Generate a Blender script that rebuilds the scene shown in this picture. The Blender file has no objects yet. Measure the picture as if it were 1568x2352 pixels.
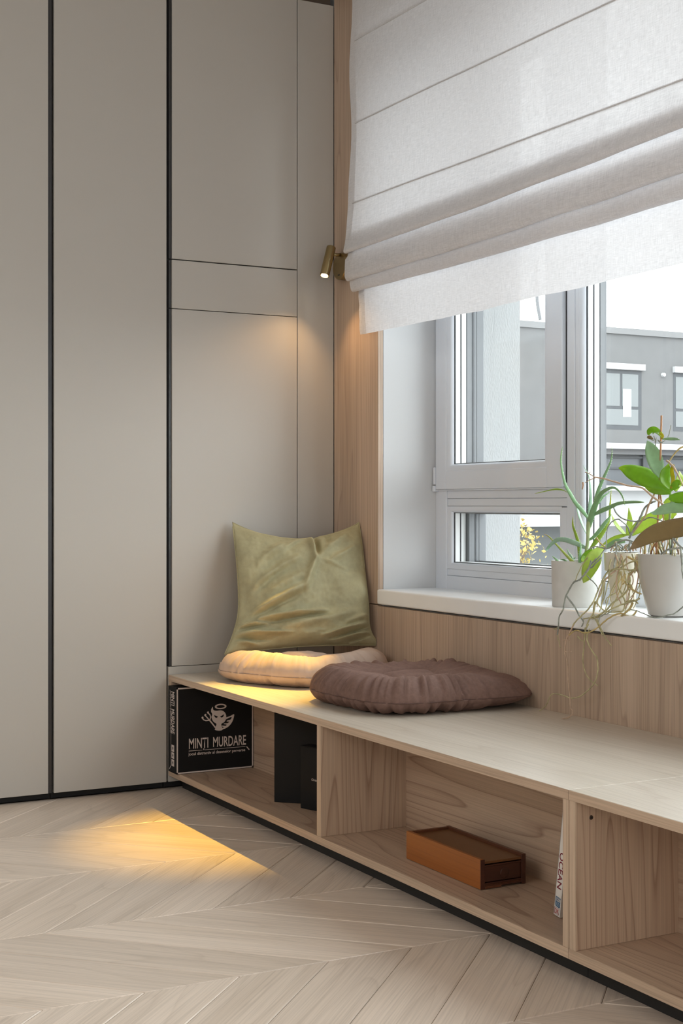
import bpy, bmesh, math, random
from mathutils import Vector, Matrix, noise
import numpy as np
random.seed(7)
S = bpy.context.scene
COL = S.collection
PI = math.pi
# ------------------------------------------------------------------ camera
FPX = 3267.0                                  # focal length in pixels of the 1568 x 2352 frame
YAW = math.atan(1749 / FPX)
CAM = Vector((4.781, -2.527, 1.017))
FWD = Vector((-math.cos(YAW), math.sin(YAW), 0))
RGT = Vector((FWD.y, -FWD.x, 0))
UPV = Vector((0, 0, 1))
cd = bpy.data.cameras.new('camera'); co = bpy.data.objects.new('camera', cd); COL.objects.link(co)
cd.sensor_fit = 'VERTICAL'; cd.sensor_height = 36.0; cd.sensor_width = 24.0
cd.lens = FPX / 2352 * 36.0
cd.shift_y = -16.0 / 2352
cd.clip_start = 0.05; cd.clip_end = 300
co.matrix_world = Matrix(((RGT.x, 0, -FWD.x, CAM.x), (RGT.y, 0, -FWD.y, CAM.y), (0, 1, 0, CAM.z), (0, 0, 0, 1)))
S.camera = co
S.view_settings.view_transform = 'Standard'; S.view_settings.look = 'None'
S.view_settings.gamma = 1.0; S.view_settings.use_curve_mapping = False
S.view_settings.exposure = 0.0
S.cycles.use_denoising = True
S.cycles.max_bounces = 14; S.cycles.diffuse_bounces = 6; S.cycles.transparent_max_bounces = 24
S.cycles.glossy_bounces = 4; S.cycles.transmission_bounces = 8
S.cycles.sample_clamp_indirect = 6.0
S.cycles.caustics_reflective = False; S.cycles.caustics_refractive = False
# ------------------------------------------------------------------ overcast sky
W = bpy.data.worlds.new('overcast_sky'); S.world = W; W.use_nodes = True
bg = W.node_tree.nodes['Background']
bg.inputs['Color'].default_value = (0.97, 0.985, 1.0, 1); bg.inputs['Strength'].default_value = 6.8

def area(name, loc, rot, sx, sy, power, color=(1, 1, 1), portal=False, spread=PI):
    l = bpy.data.lights.new(name, 'AREA'); l.shape = 'RECTANGLE'; l.size = sx; l.size_y = sy
    l.energy = power; l.color = color; l.spread = spread
    if portal: l.cycles.is_portal = True
    o = bpy.data.objects.new(name, l); o.location = loc; o.rotation_euler = rot; COL.objects.link(o)
    o['kind'] = 'structure'
    return o
# unseen area lights added as room fill (right wall, far wall behind camera), and the portal of the window in view
area('area_fill_right', (6.40, -2.6, 1.35), (0, PI / 2, 0), 2.1, 3.0, 46, (1.0, 0.985, 0.96))
area('area_fill_front', (2.2, -4.40, 2.35), (PI / 2 - 0.45, 0, 0), 3.6, 1.1, 40, (1.0, 0.985, 0.96))
area('sky_portal', (2.85, 0.46, 1.68), (-PI / 2, 0, 0), 4.9, 1.96, 1, portal=True)

# ------------------------------------------------------------------ survey helpers: where a sighted point lies on a known plane
def ray(px, py): return FWD + RGT * ((px - 784) / FPX) + UPV * ((1160 - py) / FPX)
def on_x(px, py, X=0.0):
    d = ray(px, py); return CAM + d * ((X - CAM.x) / d.x)
def on_y(px, py, Y=0.0):
    d = ray(px, py); return CAM + d * ((Y - CAM.y) / d.y)
def on_z(px, py, Z=0.0):
    d = ray(px, py); return CAM + d * ((Z - CAM.z) / d.z)
def mpp(p): return (Vector(p) - CAM).dot(FWD) / FPX      # metres per pixel at a point

# ------------------------------------------------------------------ materials
def newmat(name):
    m = bpy.data.materials.new(name); m.use_nodes = True
    nt = m.node_tree
    return m, nt, nt.nodes['Principled BSDF']
def N(nt, typ, **kw):
    n = nt.nodes.new(typ)
    for k, v in kw.items():
        if k in n.inputs: n.inputs[k].default_value = v
        else: setattr(n, k, v)
    return n
def ramp(nt, stops, interp='LINEAR'):
    r = nt.nodes.new('ShaderNodeValToRGB'); r.color_ramp.interpolation = interp
    e = r.color_ramp.elements
    while len(e) > 1: e.remove(e[-1])
    e[0].position = stops[0][0]; e[0].color = (*stops[0][1], 1)
    for p, c in stops[1:]:
        x = e.new(p); x.color = (*c, 1)
    return r
def plain(name, col, rough=0.5, metal=0.0, spec=0.5, bump=0.0, bscale=300, var=0.0, vscale=8, coat=0.0, sheen=0.0):
    m, nt, b = newmat(name)
    b.inputs['Base Color'].default_value = (*col, 1); b.inputs['Roughness'].default_value = rough
    b.inputs['Metallic'].default_value = metal; b.inputs['Specular IOR Level'].default_value = spec
    if coat: b.inputs['Coat Weight'].default_value = coat
    if sheen:
        b.inputs['Sheen Weight'].default_value = sheen; b.inputs['Sheen Roughness'].default_value = 0.4
    tc = N(nt, 'ShaderNodeTexCoord')
    if var:
        n = N(nt, 'ShaderNodeTexNoise', Scale=vscale, Detail=5.0)
        nt.links.new(tc.outputs['Object'], n.inputs['Vector'])
        r = ramp(nt, [(0.3, tuple(c * (1 - var) for c in col)), (0.7, tuple(min(1, c * (1 + var)) for c in col))])
        nt.links.new(n.outputs['Fac'], r.inputs['Fac']); nt.links.new(r.outputs['Color'], b.inputs['Base Color'])
    if bump:
        n = N(nt, 'ShaderNodeTexNoise', Scale=bscale, Detail=3.0)
        nt.links.new(tc.outputs['Object'], n.inputs['Vector'])
        bp = N(nt, 'ShaderNodeBump', Strength=bump, Distance=0.002)
        nt.links.new(n.outputs['Fac'], bp.inputs['Height']); nt.links.new(bp.outputs['Normal'], b.inputs['Normal'])
    return m
def wood(name, axis, light, dark, line, rings=13, fine=1.0, ringmix=0.5, rough=0.42, across=3.2, along=0.42, spec=0.5, knots=0.0, finemul=1.0, vary=0.05):
    """Flat-sawn veneer: contour rings stretched along the grain plus fine pores."""
    m, nt, b = newmat(name)
    L = nt.links.new
    tc = N(nt, 'ShaderNodeTexCoord'); oi = N(nt, 'ShaderNodeObjectInfo')
    off = N(nt, 'ShaderNodeVectorMath', operation='SCALE'); off.inputs[0].default_value = (17.3, 9.1, 23.7)
    L(oi.outputs['Random'], off.inputs['Scale'])
    ad = N(nt, 'ShaderNodeVectorMath', operation='ADD')
    L(tc.outputs['Object'], ad.inputs[0]); L(off.outputs[0], ad.inputs[1])
    sc = [across] * 3; sc[axis] = along
    mp = N(nt, 'ShaderNodeMapping'); mp.inputs['Scale'].default_value = sc
    L(ad.outputs[0], mp.inputs['Vector'])
    n1 = N(nt, 'ShaderNodeTexNoise', Scale=1.0, Detail=1.5, Roughness=0.35)
    L(mp.outputs[0], n1.inputs['Vector'])
    mu = N(nt, 'ShaderNodeMath', operation='MULTIPLY'); mu.inputs[1].default_value = rings
    L(n1.outputs['Fac'], mu.inputs[0])
    fr = N(nt, 'ShaderNodeMath', operation='FRACT'); L(mu.outputs[0], fr.inputs[0])
    rr = ramp(nt, [(0.0, (0.12,) * 3), (0.2, (0.0,) * 3), (0.72, (0.14,) * 3), (0.9, (0.55,) * 3), (0.96, (1,) * 3), (1.0, (0.15,) * 3)])
    L(fr.outputs[0], rr.inputs['Fac'])
    # fine pores
    sc2 = [260 * finemul] * 3; sc2[axis] = 3.0
    mp2 = N(nt, 'ShaderNodeMapping'); mp2.inputs['Scale'].default_value = sc2
    L(ad.outputs[0], mp2.inputs['Vector'])
    n2 = N(nt, 'ShaderNodeTexNoise', Scale=1.0, Detail=2.0); L(mp2.outputs[0], n2.inputs['Vector'])
    # broad tint
    sc3 = [9.0] * 3; sc3[axis] = 0.8
    mp3 = N(nt, 'ShaderNodeMapping'); mp3.inputs['Scale'].default_value = sc3
    L(ad.outputs[0], mp3.inputs['Vector'])
    n3 = N(nt, 'ShaderNodeTexNoise', Scale=1.0, Detail=3.0); L(mp3.outputs[0], n3.inputs['Vector'])
    r3 = ramp(nt, [(0.32, dark), (0.62, light)]); L(n3.outputs['Fac'], r3.inputs['Fac'])
    mx = N(nt, 'ShaderNodeMix', data_type='RGBA'); mx.inputs['B'].default_value = (*line, 1)
    fm = N(nt, 'ShaderNodeMath', operation='MULTIPLY'); fm.inputs[1].default_value = ringmix
    L(rr.outputs['Color'], fm.inputs[0]); L(fm.outputs[0], mx.inputs['Factor']); L(r3.outputs['Color'], mx.inputs['A'])
    r2 = ramp(nt, [(0.3, (1 - 0.16 * fine,) * 3), (0.6, (1.0,) * 3)]); L(n2.outputs['Fac'], r2.inputs['Fac'])
    mm = N(nt, 'ShaderNodeMix', data_type='RGBA', blend_type='MULTIPLY'); mm.inputs['Factor'].default_value = 1.0
    L(mx.outputs['Result'], mm.inputs['A']); L(r2.outputs['Color'], mm.inputs['B'])
    # a little brightness per piece
    hs = N(nt, 'ShaderNodeHueSaturation')
    mr = N(nt, 'ShaderNodeMapRange'); mr.inputs['To Min'].default_value = 1 - vary; mr.inputs['To Max'].default_value = 1 + vary
    L(oi.outputs['Random'], mr.inputs['Value']); L(mr.outputs[0], hs.inputs['Value'])
    if knots:
        sk = [2.6] * 3; sk[axis] = 1.1
        mk = N(nt, 'ShaderNodeMapping'); mk.inputs['Scale'].default_value = sk; L(ad.outputs[0], mk.inputs['Vector'])
        vk = N(nt, 'ShaderNodeTexVoronoi', Scale=1.0); L(mk.outputs[0], vk.inputs['Vector'])
        rk = ramp(nt, [(0.0, (0.30, 0.29, 0.28)), (0.018, (0.5, 0.48, 0.46)), (0.04, (1, 1, 1))]); L(vk.outputs['Distance'], rk.inputs['Fac'])
        mkx = N(nt, 'ShaderNodeMix', data_type='RGBA', blend_type='MULTIPLY'); mkx.inputs['Factor'].default_value = knots
        L(mm.outputs['Result'], mkx.inputs['A']); L(rk.outputs['Color'], mkx.inputs['B']); mm = mkx
    L(mm.outputs['Result'], hs.inputs['Color'])
    L(hs.outputs['Color'], b.inputs['Base Color'])
    b.inputs['Roughness'].default_value = rough; b.inputs['Specular IOR Level'].default_value = spec
    bp = N(nt, 'ShaderNodeBump', Strength=0.12, Distance=0.001)
    L(n2.outputs['Fac'], bp.inputs['Height']); L(bp.outputs['Normal'], b.inputs['Normal'])
    return m
LIGHTW = (0.555, 0.412, 0.303); DARKW = (0.49, 0.352, 0.255); LINEW = (0.235, 0.13, 0.085)
WX = wood('pale_pine_grain_along_x', 0, LIGHTW, DARKW, LINEW, rings=17, ringmix=0.62, across=5.5, along=0.5)
WZ = wood('pale_pine_grain_vertical', 2, LIGHTW, DARKW, LINEW, rings=17, ringmix=0.62, across=7, along=0.6)
WTOP = wood('pale_pine_bench_top', 0, (0.60, 0.535, 0.455), (0.55, 0.485, 0.405), (0.40, 0.32, 0.245), rings=18, ringmix=0.32, rough=0.36, across=6, vary=0.0)
WEDGE = wood('pale_pine_edge_x', 0, (0.60, 0.455, 0.335), (0.53, 0.39, 0.285), (0.42, 0.29, 0.2), rings=40, ringmix=0.25, across=30, finemul=0.9, fine=1.6)
WEDGEZ = wood('pale_pine_edge_z', 2, (0.60, 0.455, 0.335), (0.53, 0.39, 0.285), (0.42, 0.29, 0.2), rings=30, ringmix=0.25, across=30, finemul=0.9, fine=1.4)
WCLAD = wood('veneer_cladding', 2, (0.53, 0.40, 0.305), (0.45, 0.335, 0.25), (0.27, 0.18, 0.13), rings=19, ringmix=0.5, across=9, along=0.3, fine=1.3)
WFLOOR = wood('oak_plank', 0, (0.745, 0.635, 0.54), (0.665, 0.56, 0.468), (0.46, 0.375, 0.30), rings=9, ringmix=0.30, across=6, along=0.8, rough=0.36, fine=1.1, knots=0.7, vary=0.065)
M_lacq = plain('greige_lacquer', (0.46, 0.438, 0.405), 0.42, bump=0.03, bscale=900)
M_black = plain('black_metal', (0.012, 0.012, 0.013), 0.4)
M_anth = plain('anthracite_profile', (0.03, 0.03, 0.032), 0.35)
M_plinth = plain('black_plinth', (0.012, 0.012, 0.012), 0.6)
M_wall = plain('white_plaster', (0.60, 0.61, 0.625), 0.7, bump=0.05, bscale=200)
M_ceil = plain('white_ceiling_paint', (0.62, 0.60, 0.57), 0.8)
M_pvc = plain('white_window_plastic', (0.645, 0.68, 0.74), 0.30)
M_pvcg = plain('grey_outer_profile', (0.16, 0.168, 0.18), 0.4)
M_groove = plain('dark_groove', (0.085, 0.09, 0.10), 0.6)
M_spacer = plain('glazing_spacer', (0.85, 0.86, 0.86), 0.4)
M_gasket = plain('black_gasket', (0.02, 0.02, 0.022), 0.6)
M_sill = plain('white_sill_board', (0.86, 0.875, 0.885), 0.28, var=0.03, vscale=6)
M_brass = plain('aged_brass', (0.36, 0.27, 0.135), 0.30, metal=1.0, bump=0.05, bscale=400)
M_paper = plain('white_paper', (0.78, 0.75, 0.72), 0.6)
M_print = plain('pale_print', (0.62, 0.55, 0.52), 0.6)
M_blackbox = plain('black_card', (0.007, 0.007, 0.0075), 0.7, spec=0.25)
M_soil = plain('bark_and_soil', (0.08, 0.055, 0.04), 0.9, bump=0.8, bscale=120, var=0.5, vscale=60)
M_pot1 = plain('chalky_white_pot', (0.58, 0.575, 0.56), 0.55, var=0.05, vscale=25)
M_pot2 = plain('cream_glazed_pot', (0.68, 0.64, 0.54), 0.22, var=0.03)
M_pot3 = plain('pale_grey_glazed_pot', (0.50, 0.49, 0.465), 0.22, var=0.03, coat=0.3)

def glass_mat():
    m = bpy.data.materials.new('window_glass'); m.use_nodes = True; nt = m.node_tree; nt.nodes.clear()
    o = N(nt, 'ShaderNodeOutputMaterial'); t = N(nt, 'ShaderNodeBsdfTransparent'); g = N(nt, 'ShaderNodeBsdfGlossy', Roughness=0.02)
    t.inputs['Color'].default_value = (0.97, 0.98, 0.98, 1)
    lw = N(nt, 'ShaderNodeFresnel', IOR=1.35); mx = N(nt, 'ShaderNodeMixShader')
    ge = N(nt, 'ShaderNodeNewGeometry'); iv = N(nt, 'ShaderNodeMath', operation='SUBTRACT'); iv.inputs[0].default_value = 1.0
    nt.links.new(ge.outputs['Backfacing'], iv.inputs[1]); mf = N(nt, 'ShaderNodeMath', operation='MULTIPLY')
    nt.links.new(lw.outputs[0], mf.inputs[0]); nt.links.new(iv.outputs[0], mf.inputs[1])
    nt.links.new(mf.outputs[0], mx.inputs[0]); nt.links.new(t.outputs[0], mx.inputs[1]); nt.links.new(g.outputs[0], mx.inputs[2])
    nt.links.new(mx.outputs[0], o.inputs[0]); return m
M_glass = glass_mat()
def linen_mat():
    m = bpy.data.materials.new('white_linen'); m.use_nodes = True; nt = m.node_tree; nt.nodes.clear(); L = nt.links.new
    o = N(nt, 'ShaderNodeOutputMaterial'); d = N(nt, 'ShaderNodeBsdfDiffuse'); tl = N(nt, 'ShaderNodeBsdfTranslucent'); tp = N(nt, 'ShaderNodeBsdfTransparent')
    d.inputs['Color'].default_value = (0.82, 0.80, 0.79, 1); tl.inputs['Color'].default_value = (0.86, 0.85, 0.85, 1)
    tc = N(nt, 'ShaderNodeTexCoord')
    def weave(sx, sz):
        mp = N(nt, 'ShaderNodeMapping'); mp.inputs['Scale'].default_value = (sx, 30, sz); L(tc.outputs['Object'], mp.inputs['Vector'])
        n = N(nt, 'ShaderNodeTexNoise', Scale=1.0, Detail=2.0, Roughness=0.6); L(mp.outputs[0], n.inputs['Vector']); return n
    a = weave(32, 560); b = weave(560, 32)
    mxn = N(nt, 'ShaderNodeMath', operation='ADD'); L(a.outputs['Fac'], mxn.inputs[0]); L(b.outputs['Fac'], mxn.inputs[1])
    mr = N(nt, 'ShaderNodeMapRange'); mr.inputs['From Min'].default_value = 0.7; mr.inputs['From Max'].default_value = 1.35
    mr.inputs['To Min'].default_value = 0.018; mr.inputs['To Max'].default_value = 0.002; L(mxn.outputs[0], mr.inputs['Value'])
    m1 = N(nt, 'ShaderNodeMixShader'); m1.inputs[0].default_value = 0.31
    mr2 = N(nt, 'ShaderNodeMapRange'); mr2.inputs['From Min'].default_value = 0.72; mr2.inputs['From Max'].default_value = 1.3; mr2.inputs['To Min'].default_value = 1.08; mr2.inputs['To Max'].default_value = 0.84; L(mxn.outputs[0], mr2.inputs['Value'])
    for sh_, c_ in ((d, (0.80, 0.79, 0.795)), (tl, (0.77, 0.77, 0.805))):
        vm = N(nt, 'ShaderNodeVectorMath', operation='SCALE'); vm.inputs[0].default_value = c_; L(mr2.outputs[0], vm.inputs['Scale']); L(vm.outputs[0], sh_.inputs['Color'])
    L(d.outputs[0], m1.inputs[1]); L(tl.outputs[0], m1.inputs[2])
    m2 = N(nt, 'ShaderNodeMixShader'); L(mr.outputs[0], m2.inputs[0]); L(m1.outputs[0], m2.inputs[1]); L(tp.outputs[0], m2.inputs[2])
    bp = N(nt, 'ShaderNodeBump', Strength=0.25, Distance=0.001); L(mxn.outputs[0], bp.inputs['Height']); L(bp.outputs['Normal'], d.inputs['Normal'])
    L(m2.outputs[0], o.inputs[0]); return m
M_linen = linen_mat()
def fabric(name, col, var=0.15, sheen=0.3, vs=30, bump=0.35, bs=900, rough=0.85):
    m, nt, b = newmat(name); L = nt.links.new
    tc = N(nt, 'ShaderNodeTexCoord')
    n = N(nt, 'ShaderNodeTexNoise', Scale=vs, Detail=6.0, Roughness=0.65); L(tc.outputs['Object'], n.inputs['Vector'])
    r = ramp(nt, [(0.3, tuple(c * (1 - var) for c in col)), (0.7, tuple(c * (1 + var) for c in col))]); L(n.outputs['Fac'], r.inputs['Fac'])
    L(r.outputs['Color'], b.inputs['Base Color']); b.inputs['Roughness'].default_value = rough
    b.inputs['Sheen Weight'].default_value = sheen; b.inputs['Sheen Roughness'].default_value = 0.35
    b.inputs['Sheen Tint'].default_value = (*[min(1, c * 1.8) for c in col], 1); b.inputs['Specular IOR Level'].default_value = 0.25
    n2 = N(nt, 'ShaderNodeTexNoise', Scale=bs, Detail=2.0); L(tc.outputs['Object'], n2.inputs['Vector'])
    bp = N(nt, 'ShaderNodeBump', Strength=bump, Distance=0.0015); L(n2.outputs['Fac'], bp.inputs['Height']); L(bp.outputs['Normal'], b.inputs['Normal'])
    return m
M_green = fabric('olive_velvet', (0.365, 0.338, 0.205), 0.18, 0.55, 14, rough=0.6)
M_beige = fabric('blush_beige_cotton', (0.52, 0.405, 0.34), 0.05, 0.15, 30, 0.15)
M_brown = fabric('mauve_brown_cotton', (0.185, 0.112, 0.092), 0.16, 0.3, 90)
M_thread = plain('brown_thread', (0.11, 0.06, 0.05), 0.8)
M_beiget = plain('beige_thread', (0.33, 0.24, 0.19), 0.8)

# ------------------------------------------------------------------ mesh helpers
ORG = {}
def put(name, me, mat, parent=None, smooth=False, org=None):
    """Link a mesh given in world coordinates as one object under parent (or standing alone with its origin at org)."""
    if mat: 
        for mm in (mat if isinstance(mat, (list, tuple)) else [mat]): me.materials.append(mm)
    o = bpy.data.objects.new(name, me); COL.objects.link(o)
    base = ORG[parent.name] if parent else Vector((0, 0, 0))
    w = Vector(org) if org is not None else base
    me.transform(Matrix.Translation(-w))
    o.parent = parent; o.location = w - base
    ORG[o.name] = w
    if smooth:
        for p in me.polygons: p.use_smooth = True
    return o
def mesh(name, verts, faces):
    me = bpy.data.meshes.new(name); me.from_pydata([tuple(v) for v in verts], [], faces); me.update(); return me
def bm_mesh(name, bm):
    me = bpy.data.meshes.new(name); bmesh.ops.recalc_face_normals(bm, faces=bm.faces); bm.to_mesh(me); bm.free(); return me
def add_box(bm, x0, x1, y0, y1, z0, z1, bevel=0.0, seg=1):
    vs = [bm.verts.new((x, y, z)) for x in (x0, x1) for y in (y0, y1) for z in (z0, z1)]
    fs = [(0, 1, 3, 2), (4, 6, 7, 5), (0, 4, 5, 1), (2, 3, 7, 6), (0, 2, 6, 4), (1, 5, 7, 3)]
    ff = [bm.faces.new([vs[i] for i in f]) for f in fs]
    if bevel > 0:
        es = list({e for f in ff for e in f.edges})
        bmesh.ops.bevel(bm, geom=es, offset=bevel, segments=seg, affect='EDGES', profile=0.5)
    return ff
def box(name, x0, x1, y0, y1, z0, z1, mat, parent=None, bevel=0.0, seg=1, org=None):
    bm = bmesh.new(); add_box(bm, x0, x1, y0, y1, z0, z1, bevel, seg)
    return put(name, bm_mesh(name, bm), mat, parent, org=org)
def obox(name, p, ux, uy, uz, mat, parent=None, bevel=0.0, seg=1):
    """Oriented box from corner p along three edge vectors."""
    p, ux, uy, uz = map(Vector, (p, ux, uy, uz)); bm = bmesh.new()
    vs = [bm.verts.new(p + ux * i + uy * j + uz * k) for i in (0, 1) for j in (0, 1) for k in (0, 1)]
    fs = [(0, 1, 3, 2), (4, 6, 7, 5), (0, 4, 5, 1), (2, 3, 7, 6), (0, 2, 6, 4), (1, 5, 7, 3)]
    ff = [bm.faces.new([vs[i] for i in f]) for f in fs]
    if bevel: bmesh.ops.bevel(bm, geom=list(bm.edges), offset=bevel, segments=seg, affect='EDGES', profile=0.5)
    return put(name, bm_mesh(name, bm), mat, parent)
def thing(name, label, cat, loc=(0, 0, 0), group=None):
    o = bpy.data.objects.new(name, None); o.empty_display_size = 0.05; COL.objects.link(o)
    o.location = loc; o['label'] = label; o['category'] = cat
    if group: o['group'] = group
    ORG[o.name] = Vector(loc); return o
def struct(name, loc=(0, 0, 0)):
    o = bpy.data.objects.new(name, None); o.empty_display_size = 0.05; COL.objects.link(o)
    o.location = loc; o['kind'] = 'structure'; ORG[o.name] = Vector(loc); return o
def catmull(P, n):
    P = [np.array(p, float) for p in P]; Q = [2 * P[0] - P[1]] + P + [2 * P[-1] - P[-2]]; out = []
    for i in range(len(P) - 1):
        a, b, c, d = Q[i:i + 4]
        for k in range(n):
            t = k / n
            out.append(0.5 * (2 * b + (c - a) * t + (2 * a - 5 * b + 4 * c - d) * t * t + (3 * b - a - 3 * c + d) * t ** 3))
    out.append(P[-1]); return out
def tube_mesh(name, pts, rad, seg=8, caps=True):
    pts = [Vector(p) for p in pts]; V = []; Fc = []
    if not isinstance(rad, (list, tuple)): rad = [rad] * len(pts)
    ref = None
    for i, p in enumerate(pts):
        t = (pts[min(i + 1, len(pts) - 1)] - pts[max(i - 1, 0)]).normalized()
        if ref is None: ref = t.orthogonal().normalized()
        ref = (ref - t * ref.dot(t)).normalized(); b = t.cross(ref)
        for k in range(seg):
            a = 2 * PI * k / seg; V.append(p + (ref * math.cos(a) + b * math.sin(a)) * rad[i])
    for i in range(len(pts) - 1):
        for k in range(seg):
            Fc.append((i * seg + k, i * seg + (k + 1) % seg, (i + 1) * seg + (k + 1) % seg, (i + 1) * seg + k))
    if caps:
        Fc.append(tuple(range(seg))[::-1]); Fc.append(tuple((len(pts) - 1) * seg + k for k in range(seg)))
    return mesh(name, V, Fc)
def tube(name, pts, rad, mat, parent=None, seg=8):
    return put(name, tube_mesh(name, pts, rad, seg), mat, parent, smooth=True)
def lathe(name, c, prof, mat, parent=None, seg=48, axis=None, smooth=True):
    """Revolve (radius, height) pairs round the axis through c."""
    ax = Vector(axis).normalized() if axis else Vector((0, 0, 1)); u = ax.orthogonal().normalized(); v = ax.cross(u)
    c = Vector(c); V = []; Fc = []
    for r, h in prof:
        for k in range(seg):
            a = 2 * PI * k / seg; V.append(c + ax * h + (u * math.cos(a) + v * math.sin(a)) * max(r, 1e-5))
    for i in range(len(prof) - 1):
        for k in range(seg):
            Fc.append((i * seg + k, i * seg + (k + 1) % seg, (i + 1) * seg + (k + 1) % seg, (i + 1) * seg + k))
    me = mesh(name, V, Fc)
    bm = bmesh.new(); bm.from_mesh(me); bmesh.ops.remove_doubles(bm, verts=bm.verts, dist=5e-5); bmesh.ops.recalc_face_normals(bm, faces=bm.faces)
    bmesh.ops.holes_fill(bm, edges=[e for e in bm.edges if e.is_boundary], sides=0)
    bm.to_mesh(me); bm.free()
    o = put(name, me, mat, parent, smooth=smooth)
    if smooth: sharp(o, 40)
    return o
def sharp(o, deg):
    me = o.data
    bm = bmesh.new(); bm.from_mesh(me)
    for e in bm.edges:
        if len(e.link_faces) == 2 and e.calc_face_angle(0) > math.radians(deg): e.smooth = False
    bm.to_mesh(me); bm.free()
def text(name, body, origin, e1, e2, size, mat, parent, xscale=1.0, bold=0.0, shear=0.0, lift=0.0004):
    """Flat lettering: baseline starts at origin, runs along e1, capitals rise along e2."""
    e1 = Vector(e1).normalized(); e2 = Vector(e2).normalized(); n = e1.cross(e2)
    cu = bpy.data.curves.new(name + '_curve', 'FONT'); cu.body = body; cu.size = size; cu.offset = bold; cu.shear = shear
    cu.resolution_u = 3
    t = bpy.data.objects.new(name + '_tmp', cu); COL.objects.link(t)
    dg = bpy.context.evaluated_depsgraph_get(); me = bpy.data.meshes.new_from_object(t.evaluated_get(dg))
    bpy.data.objects.remove(t); bpy.data.curves.remove(cu)
    o = Vector(origin) + n * lift
    for v in me.vertices:
        v.co = o + e1 * (v.co.x * xscale) + e2 * v.co.y
    me.materials.clear(); me.name = name
    return put(name, me, mat, parent)
def text_width(body, size, bold=0.0):
    cu = bpy.data.curves.new('m', 'FONT'); cu.body = body; cu.size = size; cu.offset = bold
    t = bpy.data.objects.new('m', cu); COL.objects.link(t)
    bpy.context.view_layer.update(); w = t.dimensions.x, t.dimensions.y
    bpy.data.objects.remove(t); bpy.data.curves.remove(cu); return w
def flat_poly(name, polys, plane_pt, n, mat, parent, lift=0.0004):
    """Flat print from polygons (outer loops; each may carry hole loops) lying on a plane."""
    bm = bmesh.new()
    for loops in polys:
        edges = []
        for lp in loops:
            vs = [bm.verts.new(Vector(p) + n * lift) for p in lp]
            edges += [bm.edges.new((vs[i], vs[(i + 1) % len(vs)])) for i in range(len(vs))]
        bmesh.ops.triangle_fill(bm, use_beauty=True, use_dissolve=False, edges=edges, normal=n)
    me = bpy.data.meshes.new(name); bm.to_mesh(me); bm.free()
    return put(name, me, mat, parent)

# ================================================================== THE SETTING
YW = 0.243                                  # inner face of the window frame
SILL = 0.7145
YB = -0.67                                  # front of the bench
RX1, RY0, RZ1 = 6.5, -4.5, 3.05
# floor: chevron oak parquet, each plank its own piece on a screed
fl = struct('floor')
box('subfloor', -0.7, RX1, RY0, 0.0, -0.10, -0.012, plain('parquet_bed', (0.50, 0.42, 0.34), 0.5), fl)
PW = 0.2167; BW = 0.5005
def plank_mesh(name, sgn):
    g = 0.0007; c = 0.0022; ch = 0.0016
    d = Vector((1, 1, 0)).normalized() if sgn > 0 else Vector((1, -1, 0)).normalized()
    pr = Vector((-d.y, d.x, 0))
    hw = PW / math.sqrt(2) / 2
    def ring(off, z):
        # parallelogram between the two joints, ends cut parallel to y
        r = []
        for sx, sw in ((0, -1), (1, -1), (1, 1), (0, 1)):
            x = off if sx == 0 else BW - off
            w = sw * (hw - off)
            t = (x - pr.x * w) / d.x
            p = d * t + pr * w
            r.append(Vector((p.x, p.y, z)))
        return r
    V = ring(g, -0.012) + ring(g, -ch) + ring(g + c, 0.0)
    Fc = [(8, 9, 10, 11)] + [(4 + i, 4 + (i + 1) % 4, 8 + (i + 1) % 4, 8 + i) for i in range(4)] + [(i, (i + 1) % 4, 4 + (i + 1) % 4, 4 + i) for i in range(4)]
    a = math.atan2(d.y, d.x); R = Matrix.Rotation(-a, 4, 'Z')
    me = mesh(name, [R @ v for v in V], Fc); me.materials.append(WFLOOR); return me, a
PM = {s: plank_mesh('plank_mesh_%s' % ('rising' if s > 0 else 'falling'), s) for s in (1, -1)}
for b in range(10):
    x0 = -0.032 + b * BW
    sgn = -1 if b % 2 == 0 else 1           # band from x0: planks fall or rise towards the window
    # zigzag: valleys at x = 0.468 + n*1.0, y = -1.549 + k*PW
    ybase = -1.0545 if sgn < 0 else -1.555
    k0 = math.floor((-3.3 - ybase) / PW); k1 = math.ceil((0.15 - ybase) / PW)
    for k in range(k0, k1):
        y = ybase + (k + 0.5) * PW
        ymid = y + sgn * BW / 2
        if ymid > -0.28 or ymid < -3.2: continue
        if x0 < 0 and False: continue
        me, a = PM[sgn]
        o = bpy.data.objects.new('plank', me); COL.objects.link(o); o.parent = fl
        o.location = (x0, y, 0); o.rotation_euler = (0, 0, a)
# walls
def opening_wall():
    bm = bmesh.new(); y0, y1 = 0.022, 0.50
    add_box(bm, -0.7, 0.339, y0, YW + 0.08, -0.1, RZ1); add_box(bm, -0.7, 0.445, YW + 0.08, 0.540, -3.2, RZ1 + 0.4)
    add_box(bm, 5.30, RX1, y0, 0.562, -0.1, RZ1)
    add_box(bm, 0.339, 5.30, y0, 0.562, -3.2, 0.655); add_box(bm, 0.339, 5.30, y0, 0.562, 2.72, RZ1 + 0.4)
    return bm_mesh('wall_back', bm)
w = put('wall_back', opening_wall(), M_wall); w['kind'] = 'structure'
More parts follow.
